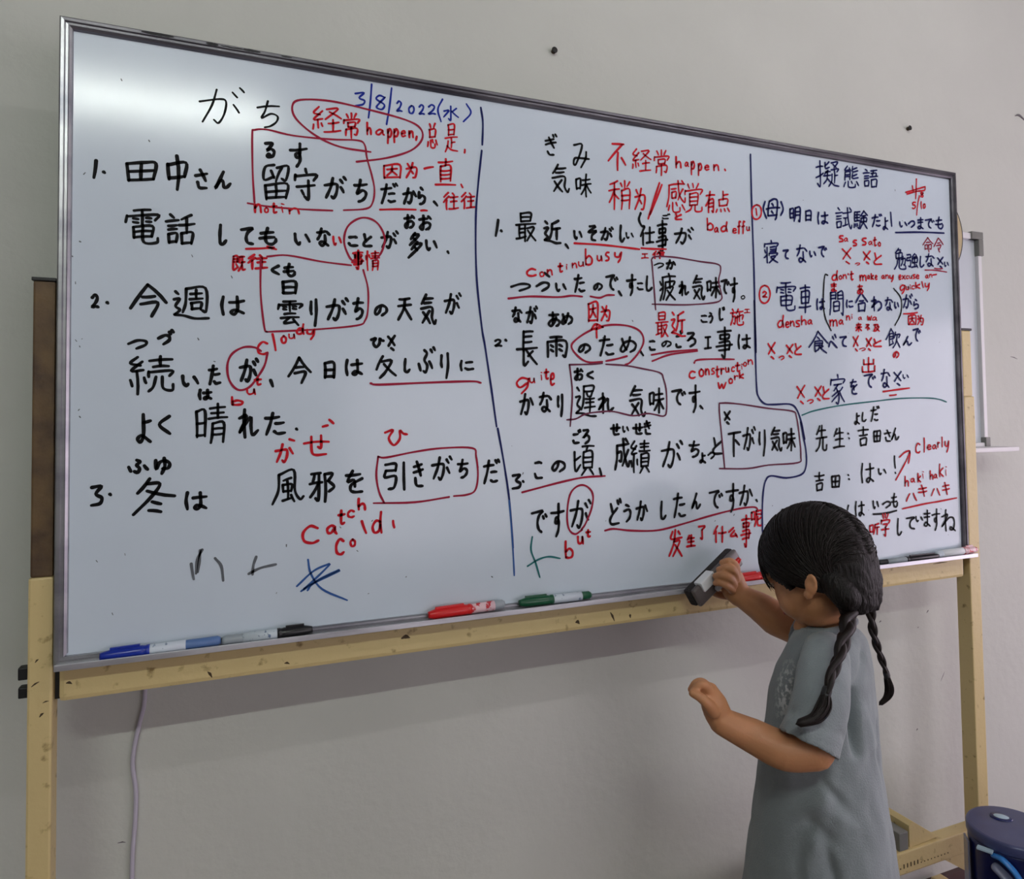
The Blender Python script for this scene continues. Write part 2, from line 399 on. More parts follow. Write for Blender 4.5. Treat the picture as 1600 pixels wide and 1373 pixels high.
# stains / cracks on the stand
def stain(p, q, wd, par=board):
    bm = bmesh.new(); P, Q = V(p), V(q)
    limb(bm, [P, (P+Q)/2+V((0, 0, wd*0.6)), Q], [wd*0.4, wd, wd*0.3], 6, 3)
    for v in bm.verts: v.co.y = P.y+(v.co.y-P.y)*0.08
    obj('stain', bm, M['hole'], par)
for p, q, wd in (((-0.0262,0.0020,0.8549), (-0.0176,0.0020,0.8604), .0012), ((-0.0130,0.0020,0.8315), (-0.0064,0.0020,0.8330), .001), ((0.0137,0.0040,0.8533), (0.0197,0.0040,0.8516), .002),
                 ((0.8601,0.0040,0.8523), (0.8678,0.0040,0.8364), .0022), ((-0.0165,0.0020,0.8133), (-0.0121,0.0020,0.8177), .0016), ((0.1903,0.0040,0.8424), (0.1955,0.0040,0.8342), .002),
                 ((0.2968,0.0040,0.8403), (0.3033,0.0040,0.8385), .0018), ((1.6945,0.0040,0.8669), (1.7403,0.0040,0.8672), .0012), ((0.7898,0.0040,0.8433), (0.7961,0.0040,0.8403), .0035),
                 ((0.4764,0.0040,0.8550), (0.4890,0.0040,0.8545), .0035), ((0.9003,0.0040,0.8442), (0.9015,0.0040,0.8382), .0025), ((-0.0222,0.0020,0.8868), (-0.0186,0.0020,0.8906), .0012)):
    stain(p, q, wd)

# ------------------------------------------------------------------ handwriting (each text block is ink lying on the writing panel)
GL = {}
for ln in '''か 2,38 50,30 66,36 64,70 50,97 38,88|40,2 30,45 8,97|80,22 99,52
が 2,40 45,34 58,42 54,75 42,99 32,90|38,8 28,50 8,95|74,50 86,72|72,16 82,30|88,4 97,16
ち 5,24 95,20|48,0 36,38 22,64 60,48 88,58 84,78 60,94 35,99
さ 5,32 92,22|40,2 62,30 82,60|20,66 35,95 88,97
ん 55,0 30,50 3,98 35,55 52,60 58,92 75,95 99,72
る 12,5 75,3 45,35 20,52 60,42 90,60 80,88 45,98 25,88 40,76 58,86
す 3,28 97,22|58,0 57,40 50,58 35,58 36,44 52,42 60,58 56,80 40,99
だ 4,28 62,22|34,4 24,50 6,98|48,52 80,50|46,86 60,92 84,88|74,2 82,14|90,0 98,10
ら 40,2 62,14|20,28 16,64 50,48 82,58 84,78 60,95 30,99
し 28,2 20,50 24,88 55,97 95,78
て 2,14 92,6 55,28 40,60 52,88 92,96
も 48,2 36,50 42,86 70,98 92,84 96,66|10,32 80,26|4,62 86,56
い 8,10 12,60 28,92 38,75|72,18 94,70
な 4,24 62,18|34,2 22,40 6,62|74,20 94,36|60,40 62,80 40,97 22,86 36,74 62,84 84,97
こ 15,12 60,8 85,12|10,72 30,94 92,94
と 22,2 34,48|88,22 42,50 16,74 28,95 94,95
お 4,28 66,22|36,2 36,80 22,97 10,82 28,60 66,48 90,62 82,86 56,97|76,8 96,24
く 80,2 16,48 84,98
り 14,10 10,40 18,56|80,2 84,50 66,99
の 50,18 40,62 18,88 6,66 22,26 56,6 90,26 92,64 58,97
つ 2,46 50,10 92,18 92,56 44,97
づ 2,56 44,36 70,44 70,70 34,97|72,14 80,26|88,2 97,14
た 4,24 68,18|38,2 26,50 8,98|52,48 90,44|46,84 62,94 96,90
は 10,4 4,50 10,98|36,34 96,26|68,4 70,70 56,97 42,88 52,76 70,78 95,92
ひ 2,24 36,10 18,56 40,95 66,60 66,14 82,30 98,34
ぶ 38,10 52,22 38,46 54,66 46,90 32,86|6,60 16,84|66,52 82,76|74,8 82,18|90,0 98,10
に 10,4 4,50 10,98|44,22 90,16|38,78 60,90 98,84
よ 50,30 96,24|48,2 50,70 30,97 10,88 26,76 50,78 96,96
れ 30,2 32,98|4,32 40,24 6,80|6,80 60,28 62,60 70,90 98,74
ふ 44,6 60,20 44,42 58,66 48,96 32,86|4,56 14,86|82,46 98,72
ゆ 8,14 12,70 30,28 62,16 90,32 82,62 50,66|58,0 62,50 44,98
せ 2,42 98,34|68,4 68,62 56,58|30,10 32,80 48,96 88,92
を 12,22 82,16|44,2 18,50 50,42 56,72|92,36 40,62 34,88 54,97 92,95
き 10,22 80,12|8,44 90,32|36,2 72,56|22,66 34,94 88,97
ぎ 8,30 70,22|10,48 86,38|34,14 72,64|24,80 40,96 70,97|64,2 70,12|82,0 92,10
み 10,4 56,4 24,80 8,84 14,60 50,60 97,64|80,34 76,62 50,99
そ 20,4 80,4 6,42 92,34 48,60 44,90 80,98
で 2,18 72,8 50,26 38,56 46,84 64,96|74,30 80,40|90,22 98,32
ご 12,34 64,30|6,80 20,96 78,94|72,6 80,18|90,0 98,12
ろ 16,4 80,4 10,60 50,38 88,48 88,76 40,98
あ 10,20 84,16|38,2 36,80|66,38 48,78 22,97 6,82 26,56 68,50 94,68 84,90 66,98
め 12,12 26,60 40,84|60,2 46,60 18,97 4,80 26,38 68,26 96,50 88,82 62,99
う 30,2 66,10|8,38 62,28 86,46 72,78 36,99
じ 18,10 14,60 28,95 70,88|72,4 80,18|92,0 99,14
ど 12,20 26,52|64,36 30,58 6,82 20,99 78,95|66,6 74,20|86,0 94,14
ま 12,22 88,18|16,44 84,40|52,2 54,80 34,97 14,86 34,74 56,82 90,97
わ 26,2 28,98|4,32 44,24 4,78 56,36 88,44 92,76 62,99
べ 4,88 28,50 98,97|48,16 60,34|72,0 86,22
ね 32,2 34,98|4,34 44,24 6,78|6,78 50,40 82,38 92,60 84,90 64,92 66,80 99,98
ょ 50,30 90,26|48,4 50,72 30,96 12,86 30,76 52,80 96,98
ハ 34,8 4,98|68,4 97,90
キ 10,34 88,22|6,64 92,52|36,2 66,98
a 84,20 50,4 14,40 20,84 50,84 82,30 84,70 99,96
b 10,0 14,97|14,60 50,42 86,60 80,90 40,98 14,92
c 92,14 50,2 10,40 16,86 60,98 96,84
d 80,46 40,42 8,70 24,97 66,90 80,60|88,0 80,50 92,98
e 12,52 84,40 70,6 26,12 8,60 36,96 92,84
f 90,8 56,6 46,50 40,99|14,46 84,40
h 14,0 16,98|16,66 50,44 78,56 84,98
i 50,34 52,98|50,0 54,6
k 16,0 18,98|84,30 22,64 90,97
l 50,0 52,99
m 6,10 10,98|10,40 30,6 46,30 48,96|48,36 72,6 90,30 96,98
n 10,8 14,98|14,46 50,8 80,26 92,98
o 50,4 12,40 30,94 80,84 88,34 50,4
p 14,6 16,99|16,30 56,2 90,24 70,54 20,56
q 86,10 40,4 8,34 30,62 80,34|88,8 78,60 40,99
r 14,6 22,98|20,44 50,10 92,14
s 88,6 30,10 16,36 80,60 76,90 12,98
t 46,0 44,84 66,98 88,90|8,34 92,26
u 10,6 14,70 40,96 78,70 84,6|84,10 96,97
v 6,6 46,96 92,4
w 4,10 22,94 48,30 66,94 97,4
x 10,6 92,96|88,4 8,97
y 10,4 14,40 60,44 80,10|92,0 80,60 50,99
' 60,0 40,99
1 60,0 40,99
2 8,22 46,2 84,22 60,58 6,90 60,86 98,92
3 10,10 80,4 40,42 84,62 70,90 6,99
5 84,4 30,6 22,42 70,46 84,76 40,98 8,88
8 84,16 40,2 14,26 80,66 60,98 16,84 40,54 86,14
0 50,2 12,36 24,90 66,96 92,56 80,12 50,2
田 4,10 10,96|4,10 60,4 96,10 88,92|10,94 88,90|50,12 48,90|12,50 88,46
中 6,24 12,68|6,26 90,20 84,62|12,64 84,60|48,0 50,99
日 10,6 12,97|10,6 88,4 88,97|12,50 86,48|12,92 88,90
月 14,4 12,60 2,98|14,4 88,4 88,97 72,90|16,34 86,32|14,62 86,60
留 44,4 14,10 10,44 44,36|34,20 44,40|54,12 92,8 84,46 70,42|70,12 50,50|14,60 18,98|14,60 88,56 84,96|18,94 84,92|50,60 50,94|18,78 84,75
守 50,0 54,12|8,18 6,34|8,22 94,18 84,36|14,54 88,50|62,36 62,92 46,84|34,66 42,78
電 26,4 74,2|6,18 2,36|8,20 96,16 88,32|50,4 50,42|24,26 38,28|24,36 38,38|62,25 76,26|62,35 76,36|24,50 26,80|24,50 80,48 78,78|26,64 78,62|26,79 78,77|52,44 54,92 92,95 96,82
話 16,2 28,12|2,24 44,20|10,38 38,36|10,50 38,48|10,64 12,92|10,64 38,62 36,90|12,90 36,88|88,4 54,18|46,36 99,32|72,14 72,62|54,62 56,96|54,62 92,60 88,96|56,94 88,92
語 16,2 28,10|2,22 42,20|10,38 38,36|10,50 38,48|10,64 12,92|10,64 38,62 36,90|12,90 36,88|52,10 94,6|70,8 62,38|54,24 88,22 86,40|46,42 99,38|56,58 58,97|56,58 92,56 90,96|58,95 90,92
多 52,0 26,24|42,8 76,8 20,48|42,20 54,28|66,36 30,66|58,44 92,46 12,99|50,58 64,70
今 48,0 4,72|48,0 96,56|34,38 66,36|30,60 74,56 58,98
令 48,0 4,60|48,0 96,46|38,36 64,34|26,54 74,50 56,80|46,70 60,99
命 48,0 4,50|48,0 98,42|34,34 68,32|22,52 24,82|22,52 46,50 46,80|24,78 46,76|58,48 60,99|58,50 82,48 80,78 70,76
週 6,14 14,22|2,38 18,36 6,58 18,70 4,84|4,84 30,88 60,97 99,97|36,6 34,50 26,78|36,6 90,4 92,74 80,72|48,22 80,20|64,10 64,36|46,38 82,36|50,50 52,70|50,50 78,48 76,70|52,68 76,66
雲 24,4 74,2|6,16 2,34|8,18 96,14 88,30|50,4 50,42|24,24 36,26|24,34 36,36|62,22 76,24|62,32 76,34|28,54 72,52|14,70 86,67|46,70 26,90 70,86|64,76 84,99
天 14,8 84,4|6,38 94,32|52,8 44,50 6,98|50,46 96,97
気 36,0 8,30|26,14 78,12|24,28 68,26|6,46 72,42 72,76 88,96 97,84|56,54 14,92|18,58 60,94
続 20,2 4,18 26,24|30,14 6,38 32,36|18,40 20,99|4,62 8,78|34,56 38,70|46,12 96,8|70,0 70,24|54,28 88,26|44,40 44,54|44,42 96,38 90,52|60,54 54,80 44,92|74,54 76,84 96,90 98,74
績 20,2 4,20 26,26|30,16 6,40 32,38|18,42 18,97|4,62 8,80|34,58 36,74|50,10 92,8|70,0 70,30|52,20 90,18|46,32 98,30|54,42 54,80|54,42 90,40 88,78|54,54 88,52|54,66 88,64|54,78 88,76|62,82 48,99|78,80 94,96
経 22,0 4,22 26,30|34,16 4,48 34,46|18,48 20,80|4,66 2,84|30,62 34,74|48,10 88,8 44,48|58,20 98,46|54,64 90,60|70,50 70,92|40,96 96,92
常 22,4 32,18|50,0 50,20|78,2 66,18|8,26 6,40|8,28 94,24 86,40|30,38 32,54|30,38 72,36 70,54|32,54 70,52|20,64 18,88|20,64 82,60 80,86 68,84|50,56 50,99
学 20,2 30,20|48,0 52,18|80,2 66,20|6,28 4,44|6,30 95,26 86,42|28,46 72,44 50,60|52,58 52,96 36,90|10,70 90,66
久 36,0 6,60|30,24 78,20 50,70 22,99|42,36 99,88
晴 4,20 6,84|4,20 30,18 30,82|6,50 30,48|6,80 30,78|46,12 92,8|70,0 70,36|50,24 88,22|42,38 99,34|54,50 52,80 48,99|54,50 88,48 86,97|54,64 86,62|54,78 86,76
情 12,0 14,99|2,24 2,44|24,20 28,32|42,12 94,8|68,0 68,36|46,24 90,22|38,38 99,34|50,50 48,99|50,50 88,48 86,97|50,64 86,62|50,78 86,76
冬 40,0 12,40|34,14 64,14 44,50 2,99|34,34 99,48|46,64 66,70|38,88 66,92
風 22,16 20,60 2,98|22,16 68,2 72,60 88,84 99,76|60,24 36,32|34,44 36,64|34,44 62,42 60,62|36,62 60,60|48,32 50,84|34,88 62,80|60,72 70,90
邪 8,10 44,6|20,12 14,34|2,42 50,36|38,12 36,92 24,88|34,42 4,84|60,10 62,99|60,10 92,8 74,32|76,32 98,50 78,66
引 8,8 52,4 52,30|10,30 52,28|10,30 6,54 52,50 46,90 22,97|88,0 90,99
不 24,2 88,4|78,6 2,64|56,34 54,99|76,54 99,80
稍 40,0 6,12|2,34 48,28|26,8 26,98|24,36 4,74|28,46 46,62|72,0 72,24|54,8 60,20|94,4 82,20|58,34 58,99|58,34 94,30 92,97|58,52 92,50|58,68 92,66
为 16,6 32,26|60,0 44,44 6,98|6,40 90,32 84,92 62,99|50,56 64,72
总 24,2 34,16|76,0 62,18|22,24 24,54|22,24 78,22 76,52|24,52 76,50|10,70 4,88|34,64 38,90 72,92 76,78|50,62 58,74|84,64 98,82
是 26,2 28,40|26,2 72,0 70,38|28,20 70,18|28,38 70,36|4,50 96,46|50,50 50,84|52,66 78,64|26,60 20,80 4,99|18,78 50,92 98,97
因 6,12 8,99|6,12 90,4 92,97|8,94 90,92|22,38 76,32|50,16 46,50 22,80|50,50 74,76
直 18,12 84,8|52,0 50,24|28,26 28,80|28,26 74,24 74,78|28,42 74,40|28,56 74,54|28,70 74,68|4,90 98,92
往 34,0 6,26|38,22 4,56|24,44 24,99|62,4 72,16|46,28 96,24|50,54 90,50|70,28 70,92|40,96 99,90
作 30,0 4,50|20,32 20,99|56,2 38,40|48,22 98,18|62,24 62,99|64,46 92,42|64,70 94,66
既 10,4 8,90 34,80|10,4 40,2 40,40|10,22 38,20|10,40 40,38|30,54 44,76|54,8 92,6|60,10 56,44 96,40|78,8 74,60 48,99|76,60 80,92 99,88
感 10,14 92,10|12,16 10,50 0,80|24,26 48,24|26,36 26,54|26,36 48,34 46,54|28,54 46,52|58,0 66,44 92,68 96,54|84,26 58,60|78,0 88,8|14,76 8,92|30,68 34,96 66,96 68,84|48,68 54,78|80,76 94,92
覚 20,2 28,16|46,0 50,14|78,0 66,16|6,24 4,38|6,26 96,20 88,38|30,36 30,76|30,36 74,34 72,74|30,48 72,46|30,62 72,60|30,76 72,74|42,76 34,90 8,99|60,76 62,96 94,96 98,82
有 8,20 94,16|48,0 34,40 4,68|36,42 32,99|36,42 82,38 80,96 66,92|36,58 80,54|34,74 80,70
点 52,0 52,40|54,18 88,14|22,40 26,70|22,40 84,36 80,66|26,68 80,64|10,84 2,98|36,84 38,96|62,82 68,94|86,80 98,96
最 24,2 26,30|24,2 74,0 72,28|26,15 72,14|26,30 72,28|2,42 98,38|18,44 20,88|46,42 46,99|20,56 46,54|20,70 46,68|4,90 50,82|56,54 90,52 56,97|60,62 98,97
近 8,4 20,14|2,34 26,32 8,56 24,72 4,84|4,84 36,88 70,98 99,98|86,2 48,16|48,16 46,50 34,78|50,38 96,34|76,38 76,82
仕 30,0 4,50|22,34 22,99|38,34 99,28|68,2 68,86|46,88 94,84
事 10,14 92,10|54,0 54,92 36,86|26,24 26,36|26,24 80,22 78,34|26,36 78,34|20,48 82,44 80,70|2,60 99,54|18,72 82,68
工 12,8 88,4|50,6 50,90|2,94 99,88
長 34,0 32,56|34,2 78,0|34,16 72,14|34,32 72,30|2,52 99,48|34,54 36,98 56,88|78,58 56,72|46,54 98,96
雨 20,4 76,2|6,26 8,98|6,26 96,22 94,96 82,92|50,4 50,94|22,42 34,50|22,64 34,72|64,40 78,48|64,62 78,70
遅 8,6 18,16|2,36 22,34 8,58 22,72 4,86|4,86 36,88 70,96 99,97|40,2 86,0 84,18|40,18 84,16|40,2 38,50 28,76|54,24 60,34|80,22 74,34|48,42 90,40|50,54 88,52|68,34 68,84|44,70 94,66
頃 6,22 10,84 34,64|6,50 34,36|44,4 99,2|68,4 62,18|50,22 50,76|50,22 90,20 90,74|50,40 90,38|50,56 90,54|50,74 90,72|60,78 40,98|80,78 96,96
成 14,22 90,16|14,22 14,60 2,98|14,46 42,42 40,72 28,70|54,0 62,50 86,90 96,72|88,36 50,86|70,0 84,10
疲 56,0 60,8|16,14 97,10|18,14 20,60 4,99|2,30 10,42|2,62 16,54|36,32 34,66 22,96|36,32 92,28 86,42|64,16 64,54|40,54 84,50 40,98|48,62 96,97
下 2,12 98,4|44,8 44,99|56,36 88,54
水 48,0 48,96 34,88|6,34 36,30 4,76|84,16 58,40|54,36 97,80
母 22,12 12,80|22,12 60,0 84,14 76,82 66,99|12,80 80,76|0,48 99,42|42,22 52,32|40,58 50,68
明 4,14 6,76|4,14 34,12 34,74|6,44 34,42|6,74 34,72|52,6 50,60 40,97|52,6 94,4 92,96 82,92|52,32 92,30|52,56 92,54
試 16,2 26,12|2,26 40,22|8,40 34,38|8,52 34,50|8,66 10,92|8,66 34,64 32,90|10,90 32,88|44,26 96,20|50,48 72,46|60,48 60,78|44,84 74,76|72,2 78,60 92,96 99,80|86,2 96,14
験 6,6 6,56|6,6 44,4|6,22 40,20|6,38 40,36|24,6 24,54|6,56 44,54 38,94 28,88|4,70 2,90|14,70 16,84|24,68 28,80|72,0 46,28|72,0 99,24|58,28 86,26|52,40 54,62|52,40 92,38 90,60|54,60 90,58|72,26 72,60|72,60 46,97|72,66 97,96
寝 50,0 54,10|6,14 4,28|6,16 96,12 90,26|22,30 24,99|6,42 12,54|2,76 22,64|44,30 84,28 82,50|46,40 82,38|44,50 84,48|36,58 36,66|36,58 94,56 88,66|50,72 82,70 38,99|50,76 96,98
勉 36,0 8,20|32,8 56,8 44,20|14,24 16,46|14,24 66,20 64,44|16,44 64,42|40,22 38,50|30,46 24,70 2,92|46,46 46,88 98,92 99,78|60,50 96,46 90,74 82,72|76,36 72,60 58,78
強 4,8 34,6 34,28|6,28 34,26|6,28 4,48 36,46 32,88 18,84|70,0 48,24 88,20|80,8 94,28|50,34 52,64|50,34 92,32 90,62|52,62 90,60|70,24 70,92|44,94 92,88|84,76 97,96
車 10,12 90,8|20,24 22,66|20,24 84,22 80,64|22,44 80,42|22,66 80,64|2,80 98,76|52,0 52,99
間 6,6 2,99|6,6 42,4 42,34|6,18 42,16|6,32 42,30|58,6 58,34|58,6 94,4 97,97 86,92|58,18 94,16|58,32 94,30|28,46 30,84|28,46 68,44 68,82|30,64 68,62|30,84 68,80
合 48,0 2,50|48,0 99,46|32,42 66,40|24,58 26,97|24,58 78,54 74,96|26,95 74,93
食 48,0 2,72|48,0 99,54|44,26 56,36|32,46 34,90|32,46 70,44 68,66|34,56 70,54|34,66 70,64|34,92 52,82|74,68 50,78|52,66 92,98
飲 36,0 2,56|36,0 56,24|26,28 28,84|26,28 52,26 50,54|28,42 50,40|28,54 50,52|26,86 46,78|46,62 52,76|68,18 58,48|64,32 98,30 90,46|78,34 72,70 50,98|76,62 98,96
家 50,0 54,10|6,16 2,34|6,18 96,14 88,28|26,34 78,30|54,32 24,54|42,44 60,70 54,97 40,92|52,54 12,72|58,64 10,90|84,42 64,56|62,54 98,90
出 50,0 50,94|16,14 16,46|16,46 86,42|86,12 86,42|6,60 8,97|8,96 94,90|94,56 94,92
先 34,2 8,34|24,22 86,18|54,0 54,46|4,50 98,44|40,50 30,80 2,98|64,46 66,90 94,92 98,74
生 30,4 6,40|22,28 88,22|54,0 54,92|18,58 86,52|2,97 99,90
吉 2,20 98,14|50,0 50,42|16,46 88,40|22,64 28,98|22,64 80,58 76,94|28,97 76,92
擬 2,24 30,20|18,0 20,92 8,84|2,62 32,46|56,4 38,20|40,6 42,28 58,24|52,36 38,50|42,42 62,40|34,56 64,54|50,42 48,68 34,86|50,66 62,80|66,8 94,4 78,26|74,14 88,26|66,34 97,30 90,42|80,34 80,84|82,56 94,54|70,50 68,76 56,96|66,80 80,92 99,96
態 26,0 10,20 44,16|38,8 48,22|12,28 10,64|12,28 42,26 42,62|12,40 42,38|12,50 42,48|60,2 60,26 94,22|88,8 62,16|60,32 60,56 96,54|88,38 62,46|14,74 4,94|32,70 36,96 74,97 78,84|52,70 58,80|86,72 99,90
听 6,24 8,80|6,24 40,20 38,78|8,78 38,76|96,2 58,14|58,14 56,50 44,97|58,38 99,34|80,36 80,99
施 16,0 24,12|2,24 44,20|18,24 16,60 2,96|18,46 38,44 34,88 24,84|60,0 46,26|54,16 98,12|42,52 96,34 92,62|70,26 70,74|54,40 56,92 97,92 99,76
发 26,6 16,34 98,28|48,0 36,50 2,97|36,44 82,42 30,98|46,56 98,98|70,4 84,16
了 8,8 86,4 50,32|50,30 52,92 30,88
什 32,0 4,48|22,32 22,99|40,44 99,38|70,4 70,99
么 56,0 6,46|66,30 24,88 88,82|76,62 99,97
呢 2,16 4,60|2,16 30,14 28,58|4,56 28,54|46,6 94,4 92,28|46,26 92,24|46,6 44,60 30,97|90,44 60,58|58,40 60,88 97,90 99,74
来 14,18 88,14|24,28 34,42|76,26 64,40|2,52 98,46|50,0 50,99|48,52 6,90|52,52 96,90
及 10,8 72,4 60,34 88,34 60,76 20,99|30,10 24,60 2,97|34,40 96,97
味 2,22 6,66|2,22 30,20 28,64|6,62 28,60|44,26 92,22|38,48 99,42|68,0 68,99|66,48 36,88|70,48 99,82
ｻ 8,8 88,64|92,2 48,36 14,68|46,84 76,97'''.split('\n'):
    k, s = ln.split(' ', 1)
    GL[k] = [[tuple(float(c) for c in p.split(',')) for p in st.split()] for st in s.split('|')]
